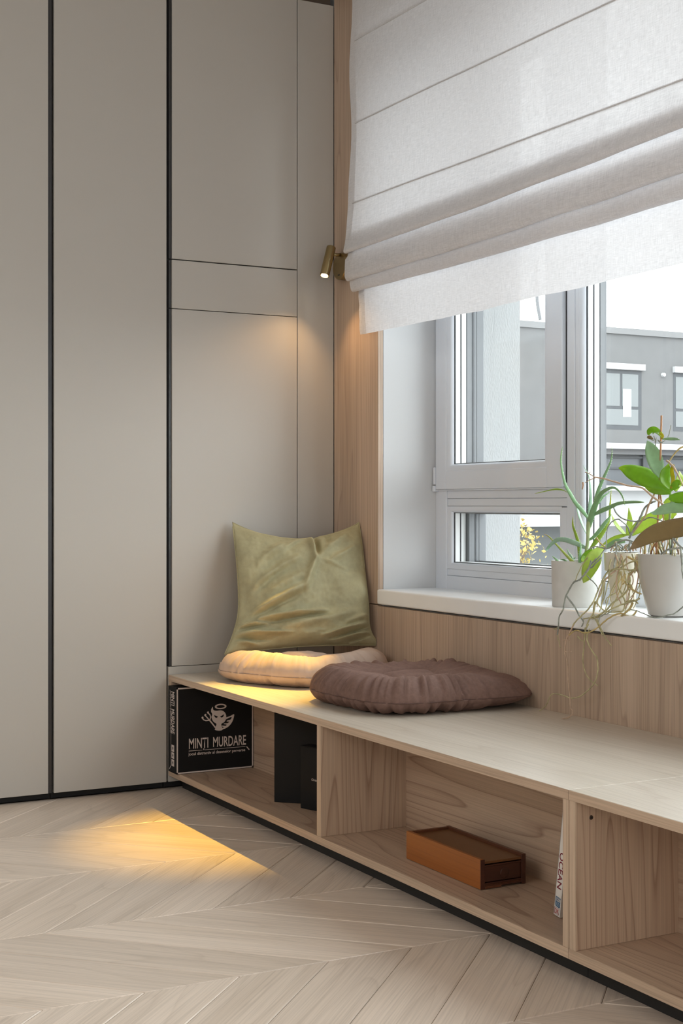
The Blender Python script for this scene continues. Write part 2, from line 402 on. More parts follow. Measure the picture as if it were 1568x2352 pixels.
# render of the outer reveal: rough stucco slab facing the window
def stucco():
    m, nt, b = newmat('outer_stucco'); L = nt.links.new
    b.inputs['Base Color'].default_value = (0.37, 0.375, 0.378, 1); b.inputs['Roughness'].default_value = 0.9
    tc = N(nt, 'ShaderNodeTexCoord'); mp = N(nt, 'ShaderNodeMapping'); mp.inputs['Scale'].default_value = (260, 260, 70); L(tc.outputs['Object'], mp.inputs['Vector'])
    n = N(nt, 'ShaderNodeTexNoise', Scale=1.0, Detail=4.0); L(mp.outputs[0], n.inputs['Vector'])
    bp = N(nt, 'ShaderNodeBump', Strength=0.6, Distance=0.004); L(n.outputs['Fac'], bp.inputs['Height']); L(bp.outputs['Normal'], b.inputs['Normal'])
    return m
M_stucco = stucco()
box('outer_reveal', 0.4452, 0.450, 0.376, 0.541, 0.60, 2.75, M_stucco, w)
# cladding panels on the window wall
box('cladding_panel', 0.001, 0.3385, 0.0, 0.021, 0.661, 2.95, WCLAD, w, 0.0008)
box('cladding_panel', 0.001, 0.3285, 0.0, 0.021, 0.0, 0.658, WCLAD, w, 0.0008)
box('cladding_panel', 0.331, 2.60, 0.0, 0.021, 0.0, 0.654, WCLAD, w, 0.0008)
box('cladding_panel', 2.602, 4.80, 0.0, 0.021, 0.0, 0.654, WCLAD, w, 0.0008)
for nm, a in (('wall_left', (-0.70, -0.62, RY0, 0.02, -0.1, RZ1)), ('wall_right', (RX1, RX1 + 0.1, RY0, 0.56, -0.1, RZ1)), ('wall_front', (-0.7, RX1, RY0 - 0.1, RY0, -0.1, RZ1)),
              ('ceiling', (-0.7, RX1, RY0, 0.02, RZ1, RZ1 + 0.1))):
    o = box(nm, *a, M_ceil if nm == 'ceiling' else plain('warm_wall_paint', (0.62, 0.59, 0.55), 0.8)); o['kind'] = 'structure'

# ------------------------------------------------------------------ window
win = struct('window_1')
def frame_box(nm, x0, x1, z0, z1, y0, y1, mat=M_pvc, bev=0.003): return box(nm, x0, x1, y0, y1, z0, z1, mat, win, bev, 2)
XR = 5.30; ZT = 2.70
yo = YW + 0.08                               # back of the white frame zone
frame_box('outer_frame', 0.339, 0.4115, SILL - 0.03, ZT, YW, yo)
frame_box('outer_frame', XR - 0.066, XR, SILL - 0.03, ZT, YW, yo)
frame_box('outer_frame', 0.405, XR - 0.066, SILL - 0.03, 0.762, YW + 0.002, yo)
frame_box('outer_frame', 0.4115, 1.10, 0.7625, 0.787, YW + 0.004, yo)
frame_box('outer_frame', 0.405, XR - 0.066, ZT - 0.066, ZT, YW, yo)
frame_box('mullion', 1.126, 1.166, 0.762, ZT - 0.06, YW, yo)
frame_box('mullion', 1.1665, 1.184, 0.762, ZT - 0.06, YW + 0.002, yo)
frame_box('mullion', 1.095, 1.126, 0.762, 1.010, YW + 0.002, yo)
frame_box('mullion', 3.80, 3.894, 0.762, ZT - 0.06, YW, yo)
frame_box('mullion', 2.236, 2.33, 0.762, ZT - 0.06, YW, yo)
frame_box('transom', 0.4115, 1.1255, 1.0405, 1.078, YW + 0.003, yo)
frame_box('transom', 0.4115, 1.1255, 1.012, 1.040, YW + 0.0055, yo)
# the opening sash stands a little proud of the frame
ys = YW - 0.014
SX0, SX1, SZ0, SZ1 = 0.360, 1.119, 1.0735, 2.64
sash = put('sash', (lambda: (lambda bm: (add_box(bm, SX0, 0.430, ys, YW + 0.03, SZ0, SZ1, 0.003, 2), add_box(bm, 1.036, SX1, ys, YW + 0.03, SZ0, SZ1, 0.003, 2),
      add_box(bm, 0.430, 1.036, ys, YW + 0.03, SZ0, 1.14, 0.003, 2), add_box(bm, 0.430, 1.036, ys, YW + 0.03, 2.58, SZ1, 0.003, 2), bm_mesh('sash', bm))[-1])(bmesh.new()))(), M_pvc, win)
box('sash_drip_rail', SX0 - 0.004, SX1 + 0.004, ys + 0.002, YW + 0.002, SZ0 - 0.004, SZ0 - 0.0005, M_pvc, win, 0.001)
box('sash_gasket', 1.1195, 1.1262, YW + 0.001, YW + 0.030, SZ0 + 0.003, SZ1, M_gasket, win)
frame_box('mullion', 1.050, 1.127, 1.05, ZT - 0.06, YW + 0.0305, yo)
box('hinge', 0.348, 0.3595, ys - 0.004, YW, 1.092, 1.155, M_pvc, win, 0.002)
box('hinge', 0.346, 0.3595, ys - 0.006, YW, 1.066, 1.087, M_pvc, win, 0.002)
# glazing beads: quarter-round strips, mitred
def bead(x0, x1, z0, z1, yf, yb, par, wd=0.016):
    prof = [(0.0, yf)] + [(wd * (0.12 + 0.88 * math.sin(q_ * PI / 14)), yf + (yb - yf) * (1 - math.cos(q_ * PI / 14))) for q_ in range(8)]
    V = []; Fc = []
    for d, y in prof:
        V += [(x0 + d, y, z0 + d), (x1 - d, y, z0 + d), (x1 - d, y, z1 - d), (x0 + d, y, z1 - d)]
    for i in range(len(prof) - 1):
        for k in range(4): Fc.append((i * 4 + k, i * 4 + (k + 1) % 4, (i + 1) * 4 + (k + 1) % 4, (i + 1) * 4 + k))
    me = mesh('glazing_bead', V, Fc)
    o = put('glazing_bead', me, M_pvc, par, smooth=True); sharp(o, 40); return o
def light(x0, x1, z0, z1, yf, deep=True, par=None, wd=0.022, YG=0.262, xi=0.0):
    """Triple glazing: gasket line, three panes, two spacers, and the grey outer rebate behind."""
    par = par or win
    bead(x0, x1, z0, z1, yf, YG, par, wd)
    i = wd - 0.0005
    a, b, c, d = x0 + i, x1 - i, z0 + i, z1 - i
    for y in (YG, YG + 0.025, YG + 0.050):
        box('pane', a - 0.004, b + 0.004, y, y + 0.003, c - 0.004, d + 0.004, M_glass, par)
    for y in (YG + 0.0035, YG + 0.0285):
        bm = bmesh.new()
        for q in ((a - 0.006, a + 0.004, c, d), (b - 0.004, b + 0.006, c, d), (a, b, c - 0.006, c + 0.004), (a, b, d - 0.004, d + 0.006)):
            add_box(bm, q[0], q[1], y + 0.0015, y + 0.0200, q[2], q[3])
        put('spacer', bm_mesh('spacer', bm), M_spacer, par)
        bm = bmesh.new()
        for q in ((a - 0.006, a + 0.0036, c, d), (b - 0.0036, b + 0.006, c, d), (a, b, c - 0.006, c + 0.0036), (a, b, d - 0.0036, d + 0.006)):
            add_box(bm, q[0], q[1], y, y + 0.0215, q[2], q[3])
        put('glazing_seal', bm_mesh('glazing_seal', bm), M_pvcg, par)
    for k, (dy, ins, mt) in enumerate(((0.0535, 0.003, M_pvcg), (0.078, 0.006, M_groove), (0.084, 0.005, M_pvcg), (0.094, 0.0065, M_pvcg), (0.104, 0.004, M_pvcg))):
        if not deep and k > 0: break
        y0 = YG + dy; y1 = YG + (0.0535, 0.078, 0.084, 0.094, 0.104, 0.124)[k + 1]
        bm = bmesh.new(); t = 0.03
        for q in ((a - t, a + ins + xi, c - t, d + t), (b - ins, b + t, c - t, d + t), (a, b, c - t, c + ins), (a, b, d - ins, d + t)):
            add_box(bm, q[0], q[1], y0, y1 - 0.0004, q[2], q[3])
        put('outer_rebate', bm_mesh('outer_rebate', bm), mt, win)
light(0.4298, 1.0362, 1.1398, 2.5802, ys + 0.003, True, sash, 0.024, 0.250)
light(0.411, 1.0955, 0.7868, 1.0125, YW + 0.004, xi=0.018)
light(1.1835, 2.237, 0.7622, ZT - 0.066, YW + 0.003, False, None, 0.018)
light(2.329, 3.801, 0.7622, ZT - 0.066, YW + 0.003, False, None, 0.018)
light(3.893, XR - 0.066, 0.7622, ZT - 0.066, YW + 0.003, False, None, 0.018)
# inner window board
bm = bmesh.new(); add_box(bm, 0.340, 5.296, -0.006, YW + 0.004, 0.661, SILL, 0.006, 3)
o = put('window_sill', bm_mesh('window_sill', bm), M_sill, win)

# ------------------------------------------------------------------ wardrobe wall: three cabinet units
ZD0, ZD1, ZTOP = 0.026, 2.914, 2.914
CABDOORS = {}
def cabinet(nm, label, y0, y1, doors, group):
    """doors: (y0, y1, z0, z1); carcass is dark inside the joints, each door a leaf of its own."""
    t = thing(nm, label, 'cabinet', (-0.3, (y0 + y1) / 2, 0), group)
    box('carcass', -0.60, -0.021, y0 + 0.001, y1 - 0.001, 0.05, ZTOP - 0.01, M_anth, t)
    box('plinth', -0.56, -0.044, y0 + 0.001, y1 - 0.001, 0.0, 0.0495, M_plinth, t)
    t_doors = CABDOORS.setdefault(t.name, [])
    for d in doors: t_doors.append(box('door', -0.0205, 0.0, d[0], d[1], d[2], d[3], M_lacq, t, 0.0012, 2))
    return t
GP = 'wardrobe cabinets along the left wall'
c1 = cabinet('wardrobe_cabinet', 'tall greige wardrobe at left edge, cut off by the picture', -1.98, -1.0895, [(-1.60, -1.109, ZD0, ZD1), (-1.98, -1.603, ZD0, ZD1)], GP)
box('handle_profile', -0.0205, -0.004, -1.1085, -1.0955, ZD0, ZD1, M_anth, CABDOORS[c1.name][0])
c2 = cabinet('wardrobe_cabinet', 'tall greige wardrobe with one full height door, left of the bench', -1.089, -0.6745, [(-1.0885, -0.677, ZD0, ZD1)], GP)
c3 = cabinet('wardrobe_cabinet', 'greige wardrobe above the bench corner with split doors', -0.6725, -0.001,
             [(-0.656, -0.1565, 1.9005, ZD1), (-0.656, -0.1565, 1.723, 1.8965), (-0.656, -0.1565, 0.4395, 1.7205), (-0.1535, -0.0015, 0.4395, ZD1), (-0.670, -0.0015, ZD0, 0.4375)], GP)
box('handle_profile', -0.0205, -0.003, -0.6575, -0.6565, 1.9005, ZD1, M_anth, CABDOORS[c3.name][0])
box('handle_profile', -0.0205, -0.005, -0.6665, -0.6572, 1.9005, ZD1, M_anth, CABDOORS[c3.name][0])
box('handle_profile', -0.0205, -0.005, -0.6665, -0.6572, 1.7240, 1.8965, M_anth, CABDOORS[c3.name][1])
box('handle_profile', -0.0205, -0.005, -0.6665, -0.6572, 0.4395, 1.7205, M_anth, CABDOORS[c3.name][2])
o = box('trim_1', -0.30, -0.03, -2.0, 0.0, ZTOP + 0.004, RZ1, plain('dark_brown_fascia', (0.10, 0.07, 0.05), 0.6)); o['kind'] = 'structure'

# ------------------------------------------------------------------ storage bench in two modules
T = 0.022
def bench(nm, label, x0, x1, uprights):
    t = thing(nm, label, 'bench', ((x0 + x1) / 2, -0.34, 0), 'storage bench modules under the window')
    tp = box('top_panel', x0, x1 - 0.0012, YB + 0.001, -0.001, 0.388, 0.41, WTOP, t, 0.0008)
    box('edge_band', x0, x1 - 0.0012, YB, YB + 0.0009, 0.3885, 0.4095, WEDGE, tp)
    bp_ = box('bottom_panel', x0, x1 - 0.0012, YB + 0.001, -0.38, 0.0495, 0.0715, WX, t, 0.0008)
    box('edge_band', x0, x1 - 0.0012, YB, YB + 0.0009, 0.050, 0.071, WEDGE, bp_)
    for a, b in uprights:
        up_ = box('upright_panel', a, b, YB + 0.003, -0.386, 0.0717, 0.3878, WZ, t, 0.0006)
        box('edge_band', a + 0.0004, b - 0.0004, YB + 0.0018, YB + 0.0029, 0.0717, 0.3878, WEDGEZ, up_)
    box('back_panel', x0, x1 - 0.0012, -0.386, -0.372, 0.0495, 0.3878, WX, t)
    box('plinth', x0, x1 - 0.0012, -0.617, -0.60, 0.0005, 0.0493, M_plinth, t)
    return t
b1 = bench('storage_bench', 'long pale wood bench module with open shelves, in the corner by the wardrobe', 0.0025, 2.3362, [(0.0025, 0.0245), (1.1595, 1.1835), (2.3140, 2.3350)])
b2 = bench('storage_bench', 'pale wood bench module at the right edge, cut off by the picture', 2.3364, 4.60, [(2.3375, 2.3590), (3.45, 3.474), (4.577, 4.599)])
# screw head in the second module's end panel
lathe('screw', (2.3590, -0.627, 0.351), [(0.0, 0.0012), (0.0018, 0.0010), (0.0042, 0.0016), (0.005, 0.0002)], plain('zinc_screw', (0.12, 0.11, 0.10), 0.4, metal=1.0), b2, 16, axis=(1, 0, 0))
box('screw_slot', 2.3602, 2.3606, -0.6295, -0.6245, 0.3502, 0.3518, M_black, b2)

# ================================================================== roman blind
rb = thing('roman_blind', 'white linen roman blind partly raised over the window', 'blind', (1.4, -0.05, 2.6))
XL, XRB = 0.284, 2.62
# profile: (y, z at the left end, z at the x=2.0 end)
prof = [(-0.075, 3.03, 3.03), (-0.080, 2.68, 2.665), (-0.085, 2.383, 2.368), (-0.0865, 2.20, 2.19), (-0.089, 2.098, 2.085), (-0.096, 2.03, 2.045), (-0.108, 1.972, 1.995),
        (-0.1165, 1.937, 1.975), (-0.1175, 1.924, 1.962), (-0.110, 1.918, 1.955), (-0.100, 1.926, 1.962), (-0.088, 1.965, 2.0), (-0.080, 1.99, 2.02),
        (-0.082, 1.985, 2.0), (-0.096, 1.93, 1.94), (-0.104, 1.880, 1.895), (-0.106, 1.846, 1.870), (-0.1005, 1.828, 1.853), (-0.090, 1.822, 1.848), (-0.078, 1.835, 1.86), (-0.068, 1.90, 1.92), (-0.062, 1.93, 1.94),
        (-0.064, 1.925, 1.93), (-0.078, 1.86, 1.86), (-0.084, 1.82, 1.822), (-0.081, 1.796, 1.800), (-0.072, 1.785, 1.792), (-0.060, 1.792, 1.797), (-0.050, 1.84, 1.84), (-0.046, 1.865, 1.865),
        (-0.044, 1.86, 1.86), (-0.047, 1.80, 1.80), (-0.049, 1.72, 1.72), (-0.050, 1.632, 1.634)]
PC = catmull(prof, 5)
NU = 150
def blind_pt(u, q, k):
    x = XL + (XRB - XL) * u
    f = (x - XL) / (2.0 - XL)
    y, z = q[0], q[1] + (q[2] - q[1]) * f
    s = k / (len(PC) - 1)
    fold = max(0.0, min(1.0, (2.10 - z) / 0.15))
    sag = math.sin(PI * min(1, f)) * 0.007 * fold
    y += 0.004 * noise.noise(Vector((x * 2.3, z * 3.1, 1.7))) + fold * 0.007 * noise.noise(Vector((x * 4.5, z * 9, 5.1)))
    if z < 1.80 and s > 0.9:                # hem panel hangs in soft ripples
        hm = (1.80 - z) / 0.165
        y += 0.010 * hm * noise.noise(Vector((x * 5.5, 0.3, 2.2))) + 0.010 * hm * math.exp(-((x - 1.05) / 0.06) ** 2) - 0.006 * hm * math.exp(-((x - 0.52) / 0.05) ** 2)
        z += 0.003 * noise.noise(Vector((x * 4, 9.0, 0)))
    xs = x + (0.010 * math.sin(z * 14.0) * math.exp(-u * 40) if z > 1.9 else 0.008 * noise.noise(Vector((3.0, z * 25, 0))) * math.exp(-u * 40))
    return Vector((xs, y, z - sag))
V = []; Fc = []
us = [ (i / NU) ** 1.0 for i in range(NU + 1)]
for k, q in enumerate(PC):
    for u in us: V.append(blind_pt(u, q, k))
nu = NU + 1
for k in range(len(PC) - 1):
    for i in range(NU): Fc.append((k * nu + i, k * nu + i + 1, (k + 1) * nu + i + 1, (k + 1) * nu + i))
put('blind_fabric', mesh('blind_fabric', V, Fc), M_linen, rb, smooth=True)
# turned side hem at the left edge, a second layer
V = []; Fc = []; hs_ = [0.0, 0.006, 0.014, 0.0195]
for k, q in enumerate(PC):
    for u in hs_: V.append(blind_pt(u, q, k) + Vector((0, 0.0022, 0)))
for k in range(len(PC) - 1):
    for i in range(3): Fc.append((k * 4 + i, k * 4 + i + 1, (k + 1) * 4 + i + 1, (k + 1) * 4 + i))
put('side_hem', mesh('side_hem', V, Fc), M_linen, rb, smooth=True)
M_seam = plain('seam_thread', (0.60, 0.59, 0.59), 0.8)
# stitched batten pockets
for kk in (1, 2, 4):
    q = prof[kk]
    pts = [blind_pt(u, q, kk * 5) + Vector((0, 0.004, 0)) for u in us[2::3]]
    tube('batten', pts, 0.0035, M_linen, rb, 6)
    pts = [blind_pt(u, q, kk * 5) + Vector((0, -0.0006, -0.002)) for u in us[2::2]]
    tube('seam', pts, 0.0009, M_seam, rb, 5)
box('head_rail', XL, XRB, -0.07, -0.005, 2.985, 3.03, M_pvc, rb)

# ================================================================== wall lamp
lm = thing('wall_lamp', 'small brass swivel spotlight glowing on the wood cladding beside the blind', 'lamp', (0.095, -0.0, 1.91))
wpl = lathe('wall_plate', (0.092, -0.0005, 1.909), [(0.0, 0.0), (0.050, 0.0), (0.050, 0.024), (0.0485, 0.0265), (0.0, 0.0270)], M_brass, lm, 48, axis=(0, -1, 0))
hd = Vector((0.235, -0.375, -1.0)).normalized()
top = Vector((0.092, -0.060, 1.977))
piv = top + hd * 0.03
tube('arm', [(piv.x, -0.027, piv.z), (piv.x, -0.040, piv.z), tuple(piv)], 0.0062, M_brass, lm, 16)
lhd = lathe('lamp_head', top, [(0.0, 0.0), (0.0160, 0.0), (0.0175, 0.0015), (0.0175, 0.122), (0.0168, 0.1235), (0.0145, 0.1235), (0.0140, 0.1195), (0.0, 0.1190)], M_brass, lm, 40, axis=hd)
ml, nt, b = newmat('lit_lens'); b.inputs['Emission Color'].default_value = (1.0, 0.80, 0.50, 1); b.inputs['Emission Strength'].default_value = 30
b.inputs['Base Color'].default_value = (0.9, 0.9, 0.85, 1)
lathe('lens', top + hd * 0.1195, [(0.0, 0.0038), (0.007, 0.0030), (0.0118, 0.0012), (0.0125, 0.0)], ml, lhd, 24, axis=hd)
box('switch', 0.085, 0.096, -0.0295, -0.0268, 1.8745, 1.8785, M_black, wpl, 0.001)
# a bright narrow core and the wide spill of its reflector
for nm, pw, sz_, bl, cl in (('lamp_core', 330, 27, 1.0, (1.0, 0.585, 0.07)), ('lamp_spill', 6.5, 117, 0.6, (1.0, 0.60, 0.27))):
    sp = bpy.data.lights.new(nm, 'SPOT'); sp.energy = pw; sp.color = cl; sp.spot_size = math.radians(sz_); sp.spot_blend = bl; sp.shadow_soft_size = 0.006
    so = bpy.data.objects.new(nm, sp); COL.objects.link(so); so.parent = lm
    so.location = top + hd * 0.128 - ORG[lm.name]
    so.rotation_euler = Vector((0.325, -0.372, -1.0)).to_track_quat('-Z', 'Y').to_euler()

# ================================================================== cushions
def seg_dist(p, a, b):
    ax, ay = a; bx, by = b; dx, dy = bx - ax, by - ay
    t = max(0, min(1, ((p[0] - ax) * dx + (p[1] - ay) * dy) / (dx * dx + dy * dy)))
    return math.hypot(p[0] - ax - t * dx, p[1] - ay - t * dy), t
def seat_pad(name, label, group, c, half, ang, thick, mat, thread, n_pow, tufts, seed, tilt=(0, 0), nr=60, na=240, press=None, tipw=0.0, pk=1.0):
    """Tufted seat pad: rounded-square outline, welt seam round the waist, buttons pulled in, gathers radiating from the seam."""
    t = thing(name, label, 'cushion', c, group)
    ca, sa = math.cos(ang), math.sin(ang); V = []; Fc = []
    cx, cy, cz = c
    def outline(a):
        k = (abs(math.cos(a)) ** n_pow + abs(math.sin(a)) ** n_pow) ** (-1.0 / n_pow)
        k *= 1 + 0.020 * noise.noise(Vector((math.cos(a) * 2, math.sin(a) * 2, seed)))
        return k
    def point(rr, a, up):
        k = outline(a) * (1 + 0.20 * tipw * max(0.0, math.cos(a - PI / 4)) ** 14); x = half[0] * k * rr * math.cos(a); y = half[1] * k * rr * math.sin(a)
        corner = max(0.0, math.cos(a - PI / 4)) ** 10 * tipw
        h = (1 - rr ** (9.0 - 5.5 * corner)) ** 0.52 * (1 - 0.25 * corner * rr ** 2) + 0.10 * math.exp(-((rr - 0.80) / 0.13) ** 2) * (1 - rr ** 9)
        zt = thick * (0.64 if up > 0 else 0.36)
        pull = 0.0
        for tx, ty in tufts:
            d = math.hypot(x - tx * half[0], y - ty * half[1]); pull += 0.62 * math.exp(-(d / 0.026) ** 2) + 0.36 * math.exp(-(d / 0.085) ** 2)
        for (ax_, ay_), (bx_, by_) in [(tufts[i], tufts[j]) for i in range(len(tufts)) for j in range(i)]:
            if abs(ax_ - bx_) + abs(ay_ - by_) < 1.3:
                d, _ = seg_dist((x, y), (ax_ * half[0], ay_ * half[1]), (bx_ * half[0], by_ * half[1])); pull += 0.24 * math.exp(-(d / 0.016) ** 2)
        rz = 0.0
        for fq, am in ((6.5, 0.55), (13.0, 0.75), (24.0, 0.5)):
            q_ = noise.noise(Vector((math.cos(a) * fq, math.sin(a) * fq, seed + up * 2.0 + fq))); rz += am * (1 - abs(q_) * 4.0)
        g = pk * 0.15 * rr ** 6 * (1 - rr ** 60) * (rz - 0.6) * (1.0 if up > 0 else 0.8)
        x *= 1 + pk * 0.016 * (rz - 0.6) * rr ** 9; y *= 1 + pk * 0.016 * (rz - 0.6) * rr ** 9
        w = 0.10 * noise.noise(Vector((x * 9, y * 9, seed + 3 * up))) + 0.05 * noise.noise(Vector((x * 24, y * 24, seed)))
        hh = h * (1 + g * 2.4 + w) - min(0.86, pull) * h * (0.80 if up > 0 else 0.35)
        z = up * zt * max(0.0, hh) + (0.0 if up > 0 else 0.0)
        return x, y, z
    def world(x, y, z):
        zz = thick * 0.36 + z + tilt[0] * x + tilt[1] * y
        wx_, wy_ = cx + ca * x - sa * y, cy + sa * x + ca * y
        zz = max(0.0008, zz)
        if press: zz = min(zz, press(wx_, wy_) + 0.12 * max(0, zz - press(wx_, wy_)))
        return Vector((wx_, wy_, cz + zz))
    idx = {}
    for up in (1, -1):
        for i in range(nr + 1):
            rr = math.sin(PI / 2 * i / nr)
            if i == 0:
                idx[(up, 0)] = [len(V)] * na; V.append(world(*point(0, 0, up))); continue
            if i == nr and up < 0: idx[(up, i)] = idx[(1, nr)]; continue
            row = []
            for k in range(na):
                row.append(len(V)); V.append(world(*point(rr, 2 * PI * k / na, up)))
            idx[(up, i)] = row
        for i in range(nr):
            for k in range(na):
                a, b = idx[(up, i)], idx[(up, i + 1)]; k2 = (k + 1) % na
                f = (a[k], b[k], b[k2], a[k2]) if i > 0 else (a[0], b[k], b[k2])
                Fc.append(f if up > 0 else f[::-1])
    put('cover', mesh('cover', V, Fc), mat, t, smooth=True)
    wl = [world(*(lambda q: (q[0] * 1.003, q[1] * 1.003, q[2]))(point(1.0, 2 * PI * k / 120, 1))) for k in range(121)]
    tube('seam', wl, 0.0011, thread, t, 5)
    for tx, ty in tufts:
        p = point(min(0.9, math.hypot(tx, ty)), math.atan2(ty, tx), 1)
        q = world(tx * half[0], ty * half[1], p[2] * 0.0 + thick * 0.16)
        lathe('tuft_button', q, [(0.0, 0.003), (0.004, 0.0024), (0.006, 0.0)], mat, t, 12)
    return t
GC = 'seat pads lying on the bench'
seat_pad('seat_cushion', 'beige tufted seat pad under the green pillow', GC, (0.335, -0.295, 0.4105), (0.255, 0.262), 0.42, 0.106, M_beige, M_beiget, 3.4, [(-0.35, -0.35), (0.35, -0.35), (-0.35, 0.35), (0.35, 0.35)], 3.1, press=lambda x, y: 0.058 + 0.1 * max(0.0, min(1.0, (x - 0.265 - (y + 0.5) * 0.25) / 0.07)), pk=0.5)
bc = seat_pad('seat_cushion', 'brown tufted seat pad in front of the beige one', GC, (1.03, -0.278, 0.4105), (0.268, 0.268), 0.05, 0.108, M_brown, M_thread, 3.6, [(-0.33, -0.33), (0.33, -0.33), (-0.33, 0.33), (0.33, 0.33)], 8.6, tipw=1.0)

# olive pillow standing in the corner
def pillow():
    t = thing('throw_pillow', 'olive green velvet pillow leaning in the corner', 'pillow', (0.2, -0.24, 0.50))
    # outline of its face: left edge, right edge (bottom to top), each as sighted points on the leaning plane
    Lf = [on_x(516, 1503, 0.205), on_x(533, 1462, 0.19), on_x(547, 1405, 0.17), on_x(546, 1330, 0.13), on_x(540, 1260, 0.085), on_x(533, 1198, 0.03)]
    Rt = [on_x(872, 1482, 0.330), on_x(850, 1445, 0.325), on_x(846, 1385, 0.30), on_x(838, 1315, 0.265), on_x(832, 1255, 0.235), on_x(824, 1200, 0.205)]
    Lc = catmull(Lf, 20); Rc = catmull(Rt, 20); nv = len(Lc) - 1; nu_ = 110
    def base(u, v):
        i = min(nv, int(round(v * nv))); p = Vector(Lc[i]) * (1 - u) + Vector(Rc[i]) * u
        sagt = math.sin(PI * u) ** 0.8
        p.z -= sagt * 0.062 * v ** 6
        p.z -= math.exp(-((u - 0.63) / 0.03) ** 2) * 0.006 * v ** 8
        p.z += 0.012 * math.sin(PI * u) * (1 - v) ** 4
        return p
    nrm = ((Vector(Rc[60]) - Vector(Lc[60])).cross(Vector(Lc[-1]) - Vector(Lc[0]))).normalized()
    if nrm.x < 0: nrm = -nrm
    # creases in (u, v): from, to, width, height
    CR = [((0.64, 0.98), (0.62, 0.72), 0.020, -0.016), ((0.60, 0.98), (0.60, 0.70), 0.022, 0.012), ((0.62, 0.72), (0.50, 0.50), 0.024, 0.013), ((0.50, 0.50), (0.12, 0.36), 0.026, 0.014),
          ((0.47, 0.46), (0.14, 0.33), 0.02, -0.009), ((0.50, 0.58), (0.2, 0.47), 0.028, 0.008), ((0.46, 0.70), (0.12, 0.53), 0.026, 0.010), ((0.12, 0.50), (0.40, 0.66), 0.02, -0.007),
          ((0.40, 0.86), (0.16, 0.68), 0.03, 0.010), ((0.55, 0.95), (0.34, 0.76), 0.02, 0.007), ((0.16, 0.30), (0.66, 0.325), 0.016, 0.012), ((0.16, 0.265), (0.66, 0.292), 0.018, -0.010),
          ((0.04, 0.27), (0.24, 0.26), 0.012, 0.009), ((0.04, 0.235), (0.22, 0.24), 0.012, -0.009), ((0.02, 0.20), (0.40, 0.14), 0.022, 0.011), ((0.04, 0.15), (0.26, 0.09), 0.018, -0.010),
          ((0.06, 0.11), (0.20, 0.03), 0.02, 0.012), ((0.98, 0.24), (0.62, 0.07), 0.020, 0.013), ((0.98, 0.205), (0.66, 0.05), 0.014, -0.012), ((0.98, 0.15), (0.70, 0.02), 0.016, 0.012), ((0.96, 0.11), (0.78, 0.01), 0.012, -0.010),
          ((0.99, 0.30), (0.80, 0.22), 0.018, 0.009), ((0.86, 0.92), (0.66, 0.74), 0.03, 0.008), ((0.74, 0.98), (0.72, 0.84), 0.022, -0.008), ((0.92, 0.78), (0.70, 0.66), 0.02, 0.006), ((0.84, 0.60), (0.66, 0.68), 0.010, 0.004), ((0.36, 0.20), (0.92, 0.31), 0.04, 0.008)]
    V = []; Fc = []; rows = {}
    for side in (1, -1):
        for j in range(nv + 1):
            v = j / nv; r = []
            for i in range(nu_ + 1):
                u = i / nu_
                if side < 0 and (i in (0, nu_) or j in (0, nv)): r.append(rows[1][j][i]); continue
                p = base(u, v)
                e = (max(0, 4 * u * (1 - u)) ** 0.5) * (max(0, 4 * v * (1 - v)) ** 0.42)
                bulge = (0.070 if side > 0 else 0.050) * e * (0.72 + 0.5 * (1 - v))
                d = 0.0
                if side > 0:
                    for a, b, wd, h in CR:
                        q, tt = seg_dist((u, v), a, b); d += 1.5 * h * math.exp(-(q / wd) ** 2) * math.sin(PI * (0.12 + 0.76 * tt))
                    d += 0.014 * noise.noise(Vector((u * 4 + 3, v * 4.5, 0.4))) + 0.003 * noise.noise(Vector((u * 11, v * 14, 4.0))) + 0.0014 * noise.noise(Vector((u * 34, v * 38, 7.0)))
                    d *= 1.5
                d *= min(1, e * 2.2)
                q = p + nrm * side * bulge + nrm * d
                q.x = max(q.x, 0.0035); q.y = min(q.y, -0.004); r.append(len(V)); V.append(q)
            rows.setdefault(side, []).append(r)
        R = rows[side]
        for j in range(nv):
            for i in range(nu_):
                f = (R[j][i], R[j][i + 1], R[j + 1][i + 1], R[j + 1][i]); Fc.append(f if side > 0 else f[::-1])
    put('cover', mesh('cover', V, Fc), M_green, t, smooth=True)
    ed = [V[rows[1][0][i]] for i in range(0, nu_ + 1, 4)] + [V[rows[1][j][nu_]] for j in range(4, nv + 1, 4)] + [V[rows[1][nv][i]] for i in range(nu_ - 4, -1, -4)] + [V[rows[1][j][0]] for j in range(nv - 4, -1, -4)]
    tube('edge_seam', ed, 0.0022, M_green, t, 6)
    return t
pillow()

# ================================================================== boxes and book on the shelves
ZS = 0.0722
# board game box: spine towards the room, cover towards the right
gx0, gx1, gy0, gy1, gz1 = 0.034, 0.113, -0.684, -0.388, 0.376
g = thing('board_game_box', 'black board game box with pale print and an imp emblem, left end of the bench', 'box', ((gx0 + gx1) / 2, (gy0 + gy1) / 2, ZS))
gbd = box('box_body', gx0, gx1, gy0, gy1, ZS, gz1, M_blackbox, g, 0.0010)
nX = Vector((1, 0, 0)); nY = Vector((0, -1, 0))
def C6(cx, cy): return on_x(380 + cx / 6.533, 1540 + cy / 6.533, gx1)      # a sighted point on the cover
bw = 0.0048
bm = bmesh.new()
for q in ((gy0 + 0.001, gy1 - 0.001, gz1 - bw - 0.001, gz1 - 0.001), (gy0 + 0.001, gy1 - 0.001, ZS + 0.001, ZS + bw + 0.001), (gy0 + 0.001, gy0 + bw + 0.001, ZS + 0.001, gz1 - 0.001), (gy1 - bw - 0.001, gy1 - 0.001, ZS + 0.001, gz1 - 0.001)):
    add_box(bm, gx1 - 0.0005, gx1 + 0.0004, q[0], q[1], q[2], q[3])
